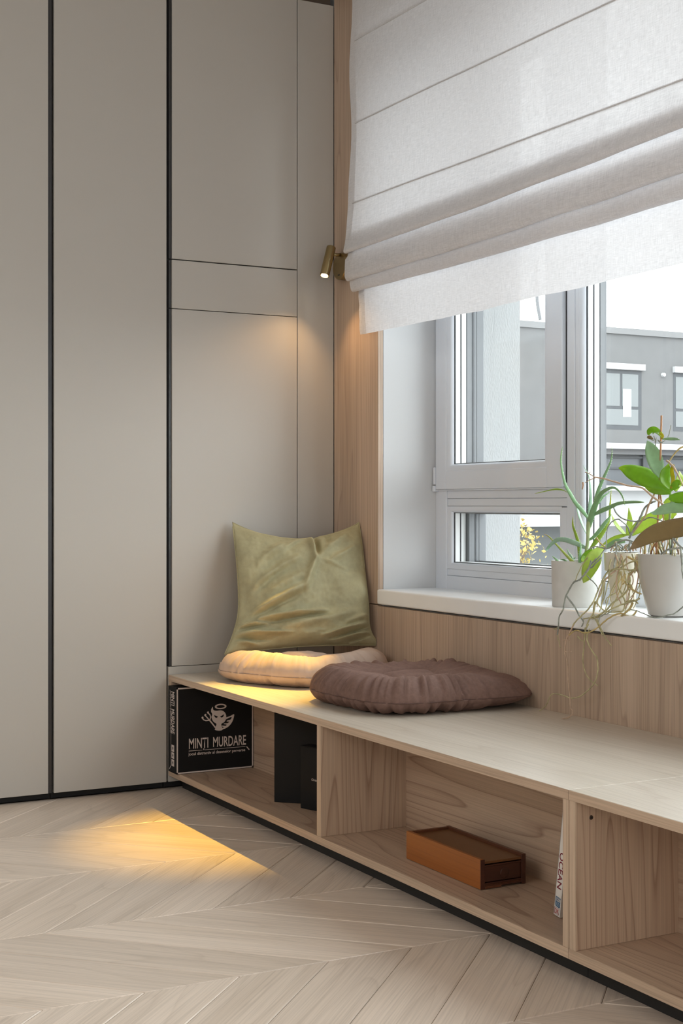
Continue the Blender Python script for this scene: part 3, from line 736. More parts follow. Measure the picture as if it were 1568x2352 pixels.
put('printed_border', bm_mesh('printed_border', bm), M_print, gbd)
def cov(pts): return [C6(*p) for p in pts]
def smoothloop(pts, n=4):
    P = [np.array(p, float) for p in pts]; L = len(P); out = []
    for i in range(L):
        a, b, c, d = P[i - 1], P[i], P[(i + 1) % L], P[(i + 2) % L]
        for k in range(n):
            t = k / n; out.append(tuple(0.5 * (2 * b + (c - a) * t + (2 * a - 5 * b + 4 * c - d) * t * t + (3 * b - a - 3 * c + d) * t ** 3)))
    return out
def ell(cx, cy, rx, ry, rot, n=28): return [(cx + rx * math.cos(t) * math.cos(rot) - ry * math.sin(t) * math.sin(rot), cy + rx * math.cos(t) * math.sin(rot) + ry * math.sin(t) * math.cos(rot)) for t in [2 * PI * k / n for k in range(n)]]
def stroke(pts, w):
    P = [Vector((p[0], p[1])) for p in pts]; Lp = []; Rp = []
    for i, p in enumerate(P):
        t = (P[min(i + 1, len(P) - 1)] - P[max(i - 1, 0)]).normalized(); nn = Vector((-t.y, t.x)); Lp.append(tuple(p + nn * w / 2)); Rp.append(tuple(p - nn * w / 2))
    return Lp + Rp[::-1]
head = smoothloop([(708, 545), (716, 590), (760, 604), (830, 598), (880, 620), (908, 670), (906, 730), (880, 775), (838, 800), (842, 840), (856, 878), (846, 896), (795, 902), (742, 893), (744, 870), (752, 842), (762, 800), (725, 775), (698, 735), (690, 690), (700, 655), (684, 620), (686, 580)])
eyeL = [(728, 666), (786, 694), (770, 710), (748, 708), (734, 690)]; eyeR = [(876, 656), (818, 692), (832, 706), (856, 702), (870, 684)]
wing = smoothloop([(1028, 655), (1024, 700), (1000, 770), (950, 835), (890, 872), (852, 880), (850, 862), (880, 850), (850, 842), (848, 826), (900, 830), (916, 812), (874, 806), (880, 794), (930, 790), (958, 768), (918, 766), (924, 750), (975, 735), (992, 700), (960, 706), (908, 732), (906, 706), (950, 690), (990, 672)], 2)
polys = [[cov(head), cov(eyeL), cov(eyeR)], [cov(wing)], [cov(ell(826, 540, 88, 41, -0.06)), cov(ell(826, 541, 62, 21, -0.06))],
         [cov(stroke([(656, 742), (700, 795), (748, 858)], 20))],
         [cov(stroke([(588, 668), (622, 705), (660, 748)], 17))], [cov(stroke([(640, 640), (668, 668), (676, 705), (662, 746)], 17))], [cov(stroke([(552, 714), (572, 740), (606, 752), (655, 746)], 17))],
         [cov(ell(636, 630, 15, 17, 0.5, 14))], [cov(ell(596, 668, 14, 18, 0.5, 14))], [cov(ell(554, 708, 14, 17, 0.5, 14))],
         [cov([(348, 1205), (550, 1191), (550, 1196), (348, 1214)])], [cov([(584, 1188), (1198, 1137), (1198, 1143), (584, 1194)])], [cov([(1206, 1142), (1222, 1138), (1260, 1182), (1250, 1195)])]]
flat_poly('printed_emblem', polys, None, nX, M_print, gbd)
eY = Vector((0, 1, 0)); eZ = Vector((0, 0, 1))
def fit_text(nm, body, p0, p1, ptop, e1, e2, mat, par, bold=0.0, capscale=0.73, **kw):
    """Letter a line between two sighted baseline ends, at a sighted cap height."""
    cap = (ptop - p0).dot(Vector(e2)); size = cap / capscale
    w_, h_ = text_width(body, size, bold); xs = (p1 - p0).length / w_
    return text(nm, body, p0, e1, e2, size, mat, par, xscale=xs, bold=bold, **kw)
t0 = C6(344, 1176); t1 = C6(634, 1155); fit_text('printed_title', 'MINTI', t0, t1, C6(344, 1016), (t1 - t0), eZ, M_print, gbd, bold=0.0006)
t0 = C6(706, 1147); t1 = C6(1200, 1112); fit_text('printed_title', 'MURDARE', t0, t1, C6(706, 992), (t1 - t0), eZ, M_print, gbd, bold=0.0006)
flat_poly('printed_comma', [[cov([(566, 1168), (580, 1167), (580, 1184), (572, 1194), (564, 1192), (570, 1180)])]], None, nX, M_print, gbd)
t0 = C6(345, 1276); t1 = C6(1196, 1208); fit_text('printed_subtitle', 'jocul distractiv al desenelor perverse', t0, t1, C6(345, 1236), (t1 - t0), eZ, M_print, gbd, bold=0.0002, capscale=0.66)
# spine
def S6(cx, cy): return on_y(380 + cx / 6.533, 1540 + cy / 6.533, gy0)
eX = Vector((1, 0, 0)); eD = Vector((0, 0, -1))
sx = lambda f: gx0 + (gx1 - gx0) * f
def spine_text(nm, body, xbase, ztop, zbot, cap, bold):
    size = cap / 0.73; w_, h_ = text_width(body, size, bold)
    return text(nm, body, (xbase, gy0, ztop), eD, eX, size, M_print, gbd, xscale=(ztop - zbot) / w_, bold=bold)
zA = S6(125, 320).z; zBm = S6(120, 950).z
spine_text('printed_spine_title', 'MINTI  MURDARE', sx(0.40), zA, zBm, 0.030, 0.0009)
spine_text('printed_spine_subtitle', 'jocul distractiv al desenelor perverse', sx(0.22), zA + 0.002, zBm, 0.009, 0.0)
polys = [[[Vector((sx(0.37), gy0, zA)), Vector((sx(0.345), gy0, zA)), Vector((sx(0.345), gy0, S6(100, 1440).z)), Vector((sx(0.37), gy0, S6(100, 1440).z))]]]
for ya, yb_ in ((1118, 1218), (1230, 1320), (1335, 1435)):
    za, zb = S6(110, ya).z, S6(110, yb_).z
    polys.append([[Vector((sx(0.42), gy0, za)), Vector((sx(0.42), gy0, zb)), Vector((sx(0.74), gy0, zb)), Vector((sx(0.74), gy0, za))],
                  [Vector((sx(0.55), gy0, za - 0.006)), Vector((sx(0.62), gy0, za - 0.006)), Vector((sx(0.64), gy0, (za + zb) / 2)), Vector((sx(0.58), gy0, zb + 0.004)), Vector((sx(0.52), gy0, (za + zb) / 2))]])
polys.append([[Vector((sx(0.30), gy0, S6(80, 1430).z)), Vector((sx(0.37), gy0, S6(80, 1430).z)), Vector((sx(0.20), gy0, S6(60, 1475).z)), Vector((sx(0.13), gy0, S6(60, 1475).z))]])
flat_poly('printed_marks', polys, None, nY, M_print, gbd)

def black_box(label, p, ang, w_, d_, h_, nm='gift_box'):
    u = Vector((math.cos(ang), math.sin(ang), 0)); v = Vector((-math.sin(ang), math.cos(ang), 0)); p = Vector(p)
    t = thing(nm, label, 'box', p + u * w_ / 2 + v * d_ / 2, 'black boxes on the bench shelf')
    obox('box_body', p, u * w_, v * d_, eZ * (h_ - 0.002), M_blackbox, t, 0.001)
    obox('box_lid', p + eZ * (h_ - 0.0019), u * w_, v * d_, eZ * 0.0019, M_blackbox, t, 0.0005)
    return t, u, v
bb1, u1, v1 = black_box('tall black box standing behind the smaller one on the bench shelf', (0.689, -0.579, ZS), math.radians(44.5), 0.19, 0.055, 0.312)
h2 = on_y(693, 1713, -0.546).z - ZS
bb2, u2, v2 = black_box('smaller black box standing in front of the taller black one, half behind an upright', (0.810, -0.546, ZS), math.radians(20), 0.14, 0.042, h2)
p0 = on_y(711, 1792, -0.538); p0 = Vector((0.810, -0.546, 0)) + u2 * ((p0 - Vector((0.810, -0.546, 0))).dot(u2)); p0.z = on_y(711, 1794, -0.538).z
text('printed_name', 'Christ', p0 - v2 * 0.0004, u2, eZ, 0.0105, M_print, bb2, xscale=0.85, lift=0.0006, bold=0.0001)

# orange brown wooden pencil box with sliding lid
wb = thing('wooden_box', 'small orange brown wooden box with sliding lid on the bench shelf', 'box', (1.69, -0.51, ZS))
M_wbox = wood('orange_stained_wood', 0, (0.34, 0.108, 0.019), (0.27, 0.078, 0.013), (0.20, 0.06, 0.014), rings=6, ringmix=0.25, rough=0.38)
M_wdark = wood('dark_stained_wood', 0, (0.16, 0.055, 0.022), (0.10, 0.032, 0.014), (0.06, 0.02, 0.01), rings=7, ringmix=0.4, rough=0.4)
M_wend = wood('dark_end_grain', 1, (0.085, 0.026, 0.014), (0.05, 0.015, 0.009), (0.03, 0.01, 0.006), rings=8, ringmix=0.5, rough=0.4)
wx0, wx1, wy0, wy1, wz0, wz1 = 1.511, 1.866, -0.580, -0.444, ZS + 0.0004, 0.1465
box('side_board', wx0, wx1 - 0.001, wy0, wy0 + 0.010, wz0, wz1, M_wbox, wb, 0.0008)
box('side_board', wx0, wx1 - 0.001, wy1 - 0.010, wy1, wz0, wz1, M_wdark, wb, 0.0008)
box('end_board', wx0 + 0.001, wx0 + 0.011, wy0 + 0.0102, wy1 - 0.0102, wz0, wz1 - 0.001, M_wdark, wb, 0.0006)
box('end_board', wx1 - 0.014, wx1 - 0.004, wy0 + 0.0102, wy1 - 0.0102, wz0 + 0.016, wz1 - 0.020, M_wend, wb, 0.0006)
box('base_board', wx0 + 0.011, wx1 - 0.003, wy0 + 0.0102, wy1 - 0.0102, wz0 + 0.004, wz0 + 0.010, M_wdark, wb)
box('sliding_lid', wx0 + 0.012, wx1 - 0.003, wy0 + 0.0102, wy1 - 0.0102, wz1 - 0.013, wz1 - 0.007, wood('lid_wood', 0, (0.20, 0.085, 0.028), (0.155, 0.06, 0.018), (0.11, 0.04, 0.012), rings=6, ringmix=0.2, rough=0.4), wb, 0.0005)
box('corner_post', wx1 - 0.0035, wx1, wy0 + 0.0005, wy0 + 0.013, wz0, wz1 - 0.001, M_wend, wb, 0.0005)
box('corner_post', wx1 - 0.0035, wx1, wy1 - 0.013, wy1 - 0.0005, wz0, wz1, M_wend, wb, 0.0005)
for za, zb in ((wz0 + 0.004, wz0 + 0.0075), (wz0 + 0.011, wz0 + 0.0145), (wz1 - 0.019, wz1 - 0.0155)):
    box('end_rail', wx1 - 0.0038, wx1 - 0.0006, wy0 + 0.0135, wy1 - 0.0135, za, zb, M_wend, wb, 0.0004)
box('end_rail', wx1 - 0.0038, wx1 + 0.0006, wy0 + 0.014, wy0 + 0.062, wz0 + 0.0005, wz0 + 0.0065, M_wdark, wb, 0.0004)
lathe('finger_hole', (wx1 - 0.0042, -0.505, 0.106), [(0.0, 0.0008), (0.010, 0.0012), (0.013, 0.0004), (0.0135, 0.0)], M_wend, wb, 24, axis=(1, 0, 0))

# leaning paperback
BK = Vector((2.125, -0.552, ZS + 0.0006)); tl = math.radians(8.2)
bu = Vector((math.cos(tl), 0, -math.sin(tl))); bz = Vector((math.sin(tl), 0, math.cos(tl)))
bt, bh, bd = 0.025, 0.262, 0.150
BK = BK + Vector((0, 0, bt * math.sin(tl)))
bk = thing('paperback_book', 'thick white paperback with red spine lettering leaning behind the bench upright', 'book', (BK.x, BK.y + bd / 2, ZS))
obox('cover', BK, bu * 0.0012, eY * bd, bz * bh, M_paper, bk)
obox('cover', BK + bu * (bt - 0.0012), bu * 0.0012, eY * bd, bz * bh, M_paper, bk)
spn = obox('spine', BK, bu * bt, eY * 0.0012, bz * bh, M_paper, bk, 0.0004)
obox('page_block', BK + bu * 0.0013 + eY * 0.0013 + bz * 0.002, bu * (bt - 0.0026), eY * (bd - 0.005), bz * (bh - 0.004), plain('page_edges', (0.70, 0.66, 0.58), 0.8), bk)
M_red = plain('dark_red_ink', (0.20, 0.012, 0.03), 0.6); M_blue = plain('blue_ink', (0.045, 0.13, 0.24), 0.6); M_red2 = plain('red_ink', (0.42, 0.03, 0.03), 0.6)
def BP(a, b): return BK + bu * a + bz * b
fr_ = lambda a0, a1, b0, b1: [BP(a0, b0), BP(a1, b0), BP(a1, b1), BP(a0, b1)]
sz = 0.0225; w_, h_ = text_width('OCEAN', sz, 0.0)
text('printed_title', 'OCEAN', BP(0.0045, 0.151), -bz, bu, sz, M_red, spn, xscale=0.085 / w_, bold=0.0003)
flat_poly('printed_label', [[[BP(0.0035, 0.0245), BP(0.006, 0.0218), BP(0.0195, 0.0205), BP(0.0215, 0.0225), BP(0.0215, 0.0445), BP(0.0035, 0.0455)]]], None, nY, M_blue, spn)
w_, h_ = text_width('1200', 0.0112, 0.0)
text('printed_number', '1200', BP(0.0050, 0.0345), bu, bz, 0.0112, M_paper, spn, lift=0.0009, bold=0.0002, xscale=0.0150 / w_)
flat_poly('printed_label_lines', [[fr_(0.0055, 0.0198, b_, b_ + 0.0011)] for b_ in (0.0245, 0.0275, 0.0305, 0.0430)], None, nY, plain('pale_blue_ink', (0.35, 0.45, 0.55), 0.6), spn, lift=0.0009)
w_, h_ = text_width('DK', 0.0165, 0.0)
text('printed_publisher', 'DK', BP(0.0040, 0.0055), bu, bz, 0.0165, M_red2, spn, xscale=0.0140 / w_, lift=0.0006, bold=0.0001)
flat_poly('printed_publisher_frame', [[[BP(0.0022, 0.019), BP(0.0022, 0.005), BP(0.006, 0.0025), BP(0.011, 0.0042), BP(0.0155, 0.0025), BP(0.0198, 0.0045), BP(0.0198, 0.019)], [BP(0.0030, 0.0182), BP(0.0030, 0.0056), BP(0.006, 0.0034), BP(0.011, 0.0050), BP(0.0155, 0.0034), BP(0.0190, 0.0052), BP(0.0190, 0.0182)]]], None, nY, M_red, spn)

# ================================================================== potted plants on the window sill
def leafmat(name, base, tip=None, rough=0.4, trans=0.35, stripe=0.12, sc=60):
    m = bpy.data.materials.new(name); m.use_nodes = True; nt = m.node_tree; b = nt.nodes['Principled BSDF']; L = nt.links.new
    at = N(nt, 'ShaderNodeAttribute'); at.attribute_name = 'along'
    tip = tip or tuple(c * 0.85 for c in base)
    r = ramp(nt, [(0.0, base), (0.72, base), (1.0, tip)]); L(at.outputs['Fac'], r.inputs['Fac'])
    tc = N(nt, 'ShaderNodeTexCoord'); n = N(nt, 'ShaderNodeTexNoise', Scale=sc, Detail=3.0); L(tc.outputs['Object'], n.inputs['Vector'])
    r2 = ramp(nt, [(0.3, (1 - stripe,) * 3), (0.7, (1 + stripe * 0.4,) * 3)]); L(n.outputs['Fac'], r2.inputs['Fac'])
    mx = N(nt, 'ShaderNodeMix', data_type='RGBA', blend_type='MULTIPLY'); mx.inputs['Factor'].default_value = 1
    L(r.outputs['Color'], mx.inputs['A']); L(r2.outputs['Color'], mx.inputs['B']); L(mx.outputs['Result'], b.inputs['Base Color'])
    b.inputs['Roughness'].default_value = rough; b.inputs['Specular IOR Level'].default_value = 0.4
    if trans:
        o = nt.nodes['Material Output']; tl = N(nt, 'ShaderNodeBsdfTranslucent'); ms = N(nt, 'ShaderNodeMixShader'); ms.inputs[0].default_value = trans
        g = N(nt, 'ShaderNodeGamma'); g.inputs['Gamma'].default_value = 0.85; L(mx.outputs['Result'], g.inputs['Color']); L(g.outputs[0], tl.inputs['Color'])
        L(b.outputs[0], ms.inputs[1]); L(tl.outputs[0], ms.inputs[2]); L(ms.outputs[0], o.inputs[0])
    return m
LA = leafmat('aloe_green', (0.24, 0.43, 0.22), (0.26, 0.47, 0.15), trans=0.15)
LAG = leafmat('aloe_grey_green', (0.33, 0.50, 0.37), (0.20, 0.42, 0.24), trans=0.15)
LAY = leafmat('aloe_yellowing', (0.35, 0.42, 0.08), (0.62, 0.22, 0.06), trans=0.3)
LAL = leafmat('aloe_lime', (0.33, 0.45, 0.07), (0.50, 0.50, 0.05), trans=0.4)
LO = leafmat('orchid_green', (0.24, 0.45, 0.03), (0.38, 0.55, 0.03), trans=0.45, rough=0.35)
LOL = leafmat('orchid_lime', (0.50, 0.64, 0.13), (0.55, 0.64, 0.16), trans=0.5, rough=0.4)
LOG = leafmat('orchid_grey_green', (0.33, 0.52, 0.30), (0.38, 0.56, 0.35), trans=0.25, rough=0.45)
LOY = leafmat('orchid_yellow', (0.50, 0.46, 0.03), (0.42, 0.30, 0.03), trans=0.5)
LOB = leafmat('orchid_bronze', (0.27, 0.195, 0.085), (0.25, 0.165, 0.075), trans=0.2, rough=0.35, sc=30)
M_stem = plain('aloe_stem', (0.34, 0.42, 0.22), 0.55, var=0.15, vscale=40)
M_root = plain('olive_root', (0.44, 0.41, 0.23), 0.75, var=0.35, vscale=45)
M_rootg = plain('silver_root', (0.31, 0.335, 0.30), 0.8, var=0.35, vscale=60)
M_rooty = plain('ochre_root', (0.52, 0.41, 0.18), 0.75, var=0.25, vscale=45)
M_twig = plain('dry_tan_stem', (0.50, 0.36, 0.26), 0.7, var=0.15, vscale=50)
M_stake = plain('bamboo_stake', (0.46, 0.24, 0.12), 0.6, var=0.12, vscale=40)
FA = lambda cx, cy: (1220 + cx / 7.84, 1010 + cy / 7.84)
FB = lambda cx, cy: (1368 + cx / 6.535, 940 + cy / 6.535)
FD = lambda cx, cy: (1268 + cx / 7.84, 1280 + cy / 7.84)
FE = lambda cx, cy: (1180 + cx / 4.041, 1360 + cy / 4.041)
VIEWN = (-FWD).normalized()
def set_along(me, vals):
    a = me.attributes.new('along', 'FLOAT', 'POINT')
    for i, v in enumerate(vals): a.data[i].value = v
def leaf(name, F, sc, pts, ys, mat, parent, kind='orchid', yaw=0.0, sub=6, fold=0.25, thick=0.0016, spines=False, flip=1):
    """A leaf along a sighted midrib; ys are depths at its base and tip. Aloe leaves are fleshy troughs with spines, orchid leaves folded blades."""
    n = len(pts); P = []
    for i, (a, b, w_) in enumerate(pts):
        f = i / (n - 1); Y = ys[0] + (ys[1] - ys[0]) * f if len(ys) == 2 else float(np.interp(f, np.linspace(0, 1, len(ys)), ys))
        p = on_y(*F(a, b), Y); P.append((p.x, p.y, p.z, w_ / sc * mpp(p)))
    C = catmull(P, sub); V = []; Fc = []; al = []; M = len(C)
    nv = Matrix.Rotation(yaw, 3, 'Z') @ VIEWN
    secs = 7 if kind == 'orchid' else 9
    for i, q in enumerate(C):
        p = Vector(q[:3]); t = (Vector(C[min(i + 1, M - 1)][:3]) - Vector(C[max(i - 1, 0)][:3])).normalized()
        sd = t.cross(nv).normalized(); nn = sd.cross(t).normalized(); w = max(q[3], 0.0006) / 2; f = i / (M - 1)
        if kind == 'orchid':
            top = []; bot = []
            for k in range(secs):
                s = -1 + 2 * k / (secs - 1)
                off = -fold * w * (1 - abs(s) ** 1.3) * flip + 0.05 * w * math.sin(f * 9 + s * 2)
                base = p + sd * (s * w) + nn * off
                th = thick * (1 - 0.75 * abs(s)) * min(1, w / 0.004)
                top.append(base + nn * th); bot.append(base - nn * th)
            V += top + bot[::-1]; al += [f] * (2 * secs)
            ring = 2 * secs
        else:
            ring = 10; rg = []
            for k in range(ring):
                a = 2 * PI * k / ring; x = math.cos(a); y = math.sin(a)
                d = 0.36 * y - (0.20 * (1 - x * x) if y > 0 else 0.0)
                rg.append(p + sd * (x * w) + nn * (flip * d * w * -1))
            V += rg; al += [f] * ring
    for i in range(M - 1):
        for k in range(ring): Fc.append((i * ring + k, i * ring + (k + 1) % ring, (i + 1) * ring + (k + 1) % ring, (i + 1) * ring + k))
    Fc.append(tuple(range(ring))); Fc.append(tuple((M - 1) * ring + k for k in range(ring)))
    ns = len(V)
    if spines:
        acc = 0.0
        for i in range(3, M - 2):
            acc += (Vector(C[i][:3]) - Vector(C[i - 1][:3])).length
            if acc > 0.0065:
                acc = 0
                for k in (0, ring // 2):
                    p = V[i * ring + k]; c = Vector(C[i][:3]); t = (Vector(C[i + 1][:3]) - Vector(C[i - 1][:3])).normalized()
                    o = (p - c).normalized(); h = 0.0023; r = 0.0010; o2 = t.cross(o)
                    b0 = len(V); V += [p - o * 0.0006 + t * r, p - o * 0.0006 - t * r * 0.7 + o2 * r * 0.7, p - o * 0.0006 - t * r * 0.7 - o2 * r * 0.7, p + o * h + t * r]; al += [0.0] * 4
                    Fc += [(b0, b0 + 1, b0 + 3), (b0 + 1, b0 + 2, b0 + 3), (b0 + 2, b0, b0 + 3)]
    me = mesh(name, V, Fc); bm = bmesh.new(); bm.from_mesh(me); bmesh.ops.recalc_face_normals(bm, faces=bm.faces); bm.to_mesh(me); bm.free()
    set_along(me, al)
    if spines:
        o = put(name, me, [mat, M_spine], parent, smooth=True)
        for pg in me.polygons:
            if pg.vertices[0] >= ns: pg.material_index = 1
        return o
    return put(name, me, mat, parent, smooth=True)
M_spine = plain('pale_spines', (0.62, 0.72, 0.45), 0.5)
def root(F, pts, ys, r, mat, parent, name='root', wob=0.0012, sub=6, taper=True):
    n = len(pts); P = []
    for i, (a, b) in enumerate(pts):
        f = i / (n - 1); Y = float(np.interp(f, np.linspace(0, 1, len(ys)), ys))
        p = on_y(*F(a, b), Y); P.append(tuple(p))
    C = catmull(P, sub); sd = random.random() * 50
    pts_ = [Vector(q) + Vector((noise.noise(Vector((i * 0.55, sd, 0))), noise.noise(Vector((i * 0.55, sd, 9))), noise.noise(Vector((i * 0.55, sd, 4))))) * wob for i, q in enumerate(C)]
    rr = [r * (1 - 0.35 * (i / len(pts_)) * taper) * (1 + 0.15 * noise.noise(Vector((i * 0.8, sd, 2)))) for i in range(len(pts_))]
    return tube(name, pts_, rr, mat, parent, 7)

def pot(t, c, prof, mat, soil_z, soil_r):
    lathe('pot', c, prof, mat, t, 64)
    lathe('soil', c, [(0.0, soil_z + 0.004), (soil_r * 0.5, soil_z + 0.003), (soil_r, soil_z), (soil_r, soil_z - 0.01), (0.0, soil_z - 0.011)], M_soil, t, 32)
    bm = bmesh.new()
    for i in range(60):
        a = random.random() * 2 * PI; r = soil_r * 0.95 * math.sqrt(random.random()); s = 0.003 + 0.005 * random.random()
        v0 = Vector(c) + Vector((r * math.cos(a), r * math.sin(a), soil_z + 0.004))
        mt = Matrix.Translation(v0) @ Matrix.Rotation(random.random() * 3, 4, (random.random(), random.random(), random.random() + 0.01)) @ Matrix.Diagonal((s, s * 0.7, s * 0.45, 1))
        bmesh.ops.create_icosphere(bm, subdivisions=1, radius=1, matrix=mt)
    o = put('bark_chips', bm_mesh('bark_chips', bm), M_soil, t); o['kind'] = 'stuff'
ZP = SILL + 0.0004
# ---- aloe
front = on_z(1323, 1396.5, ZP); r1 = 0.0885; ca_ = front + (front - CAM).to_2d().to_3d().normalized() * 0.083
al_ = thing('potted_aloe', 'spiny aloe in a chalky white pot, leftmost plant on the window sill', 'plant', (ca_.x, ca_.y, ZP), 'potted plants on the window sill')
mp_ = mpp(ca_); r1 = 57 * mp_; h1 = (1396 - 1292) * mp_ - 0.0
pot(al_, (ca_.x, ca_.y, ZP), [(0.0, 0.0), (r1 * 0.955, 0.0), (r1 * 0.965, 0.002), (r1, h1), (r1 * 0.998, h1 + 0.001), (r1 * 0.955, h1), (r1 * 0.94, h1 - 0.02), (0.0, h1 - 0.022)], M_pot1, h1 - 0.012, r1 * 0.935)
Ya = ca_.y
aloe = [
 ([(1030, 1560, 95), (1090, 1350, 112), (1160, 1150, 100), (1250, 980, 78), (1350, 900, 60), (1460, 862, 46), (1545, 895, 32), (1616, 980, 26), (1660, 1080, 18), (1684, 1180, 5)], (Ya, Ya - 0.05), LA, -0.3),
 ([(1025, 1420, 55), (900, 1260, 85), (790, 1130, 80), (690, 960, 70), (610, 800, 56), (560, 600, 45), (530, 400, 34), (537, 260, 25), (560, 122, 4)], (Ya, Ya - 0.03), LA, 0.3),
 ([(640, 945, 22), (560, 905, 32), (440, 890, 32), (300, 915, 27), (150, 950, 18), (55, 970, 5)], (Ya + 0.01, Ya + 0.05), LAL, 0.5),
 ([(985, 1690, 34), (905, 1500, 88), (850, 1330, 80), (820, 1190, 66), (760, 1030, 44), (700, 900, 8)], (Ya + 0.01, Ya + 0.07), LAG, 0.6),
 ([(1035, 1400, 50), (1050, 1250, 78), (1066, 1080, 66), (1062, 900, 46), (1050, 760, 32), (1020, 620, 20), (928, 458, 4)], (Ya + 0.01, Ya + 0.06), LAG, 0.2),
 ([(1150, 1090, 60), (1190, 950, 66), (1250, 800, 62), (1320, 640, 52), (1380, 510, 40), (1430, 380, 28), (1450, 250, 15), (1447, 120, 3)], (Ya, Ya + 0.06), LA, -0.5),
 ([(1130, 1350, 50), (1260, 1280, 80), (1411, 1215, 72), (1568, 1148, 60), (1760, 1125, 50), (1929, 1121, 38), (2030, 1128, 8)], (Ya, Ya - 0.06), LA, -0.2),
 ([(1200, 1150, 40), (1290, 1030, 36), (1370, 970, 20), (1444, 912, 4)], (Ya + 0.02, Ya + 0.06), LA, 0.0),
 ([(1005, 1822, 26), (1110, 1760, 58), (1220, 1640, 72), (1310, 1520, 66), (1380, 1430, 44), (1440, 1340, 6)], (Ya, Ya + 0.05), LA, -0.4),
 ([(1060, 1970, 50), (1180, 1810, 95), (1280, 1670, 85), (1360, 1540, 60), (1405, 1420, 46), (1416, 1200, 38), (1438, 885, 5)], (Ya + 0.02, Ya + 0.08), LAL, 0.2),
 ([(1000, 1965, 46), (900, 1910, 74), (760, 1850, 92), (600, 1800, 86), (470, 1802, 76), (370, 1870, 60), (290, 1960, 40), (262, 2012, 4)], (Ya, Ya - 0.07), LAG, 0.1),
 ([(745, 2200, 80), (600, 2050, 52), (480, 1920, 40), (370, 1800, 32), (300, 1733, 24), (232, 1698, 4)], (Ya - 0.03, Ya - 0.02), LAY, 0.3),
 ([(872, 2215, 56), (866, 2050, 64), (842, 1850, 58), (780, 1650, 46), (745, 1530, 32), (748, 1385, 4)], (Ya - 0.02, Ya + 0.02), LAL, -0.2),
 ([(868, 2215, 60), (876, 2060, 56), (886, 1950, 36), (880, 1810, 4)], (Ya - 0.04, Ya - 0.02), LA, 0.2),
 ([(500, 2215, 50), (440, 2150, 42), (372, 2092, 5)], (Ya - 0.03, Ya - 0.02), LA, 0.2),
 ([(650, 2215, 44), (590, 2165, 34), (512, 2156, 5)], (Ya - 0.03, Ya - 0.04), LA, 0.2),
 ([(770, 2210, 34), (710, 2100, 44), (670, 2040, 28), (638, 1955, 4)], (Ya - 0.01, Ya), LAG, -0.2),
 ([(720, 2205, 30), (760, 2150, 26), (795, 2110, 5)], (Ya - 0.01, Ya), LA, 0.0)]
for pts, ys, mt, yaw in aloe:
    leaf('leaf', FA, 7.84, pts, ys, mt, al_, 'aloe', yaw=yaw, spines=True)
sp_ = [on_y(*FA(a, b), Ya) for a, b in ((975, 2230), (985, 2040), (1012, 1850), (1020, 1680), (1032, 1540), (1060, 1420))]
cc = catmull([tuple(p) for p in sp_], 6)
tube('stem', cc, [float(np.interp(i / (len(cc) - 1), [0, .2, .5, .65, .85, 1], [33, 33, 31, 35, 46, 48])) / 7.84 * mpp(sp_[0]) for i in range(len(cc))], M_stem, al_, 12)

# ---- middle orchid in the cream pot
front2 = on_z(1430, 1405, ZP); c2_ = front2 + (front2 - CAM).to_2d().to_3d().normalized() * 0.05; m2 = mpp(c2_); c2_.x += 0.0
o2 = thing('potted_orchid', 'orchid with hanging tangled roots in a cream pot between two other plants', 'plant', (c2_.x, c2_.y, ZP), 'potted plants on the window sill')
rt2, rb2, hh2 = 43 * m2, 27 * m2, (1404 - 1271) * m2
pot(o2, (c2_.x, c2_.y, ZP), [(0.0, 0.0), (rb2, 0.0), (rb2 * 1.03, 0.003), (rb2 * 1.12, hh2 * 0.35), (rt2 * 0.84, hh2 * 0.68), (rt2 * 0.97, hh2 * 0.69), (rt2, hh2), (rt2 * 0.94, hh2), (rt2 * 0.88, hh2 - 0.02), (0.0, hh2 - 0.022)], M_pot2, hh2 - 0.008, rt2 * 0.88)
Yo = c2_.y
def ol(F, sc, pts, ys, mt, par, **kw): return leaf('leaf', F, sc, pts, ys, mt, par, 'orchid', **kw)
ol(FA, 7.84, [(1330, 1925, 50), (1215, 2010, 170), (1125, 2150, 290), (1040, 2320, 270), (980, 2470, 180), (934, 2582, 8)], (Yo, Yo - 0.06, Yo - 0.10), LOL, o2, yaw=0.0, fold=0.10)
ol(FA, 7.84, [(1150, 2000, 60), (1050, 2050, 150), (960, 2130, 140), (905, 2190, 30)], (Yo - 0.0, Yo - 0.05), LO, o2, yaw=-0.3)
ol(FB, 6.535, [(460, 1885, 30), (330, 1915, 62), (200, 1975, 60), (80, 2050, 8)], (Yo, Yo - 0.03), LOL, o2, yaw=0.2)
ol(FB, 6.535, [(440, 1985, 40), (330, 1985, 90), (220, 2040, 90), (110, 2090, 20)], (Yo, Yo - 0.04), LOG, o2, yaw=0.2)
ol(FB, 6.535, [(440, 1890, 50), (355, 1790, 100), (290, 1700, 66), (232, 1575, 6)], (Yo, Yo + 0.03), LOL, o2, yaw=0.3)
ol(FB, 6.535, [(480, 1890, 60), (500, 1760, 95), (508, 1650, 80), (492, 1478, 5)], (Yo, Yo + 0.04), LOL, o2, yaw=-0.4)
ol(FB, 6.535, [(520, 1870, 90), (660, 1760, 190), (820, 1660, 200), (960, 1590, 120), (1060, 1545, 8)], (Yo, Yo + 0.06), LOL, o2, yaw=-0.3)
ys0 = -0.035
root(FD, [(700, 60), (640, 230), (500, 400), (380, 460), (250, 690), (210, 850), (190, 950), (130, 1060), (110, 1220), (90, 1390)], (Yo - 0.10, Yo - 0.125, -0.035, -0.03), 0.0028, M_rootg, o2)
root(FE, [(372, 345), (415, 330), (405, 400), (430, 515)], (-0.03, -0.02), 0.0016, M_root, o2)
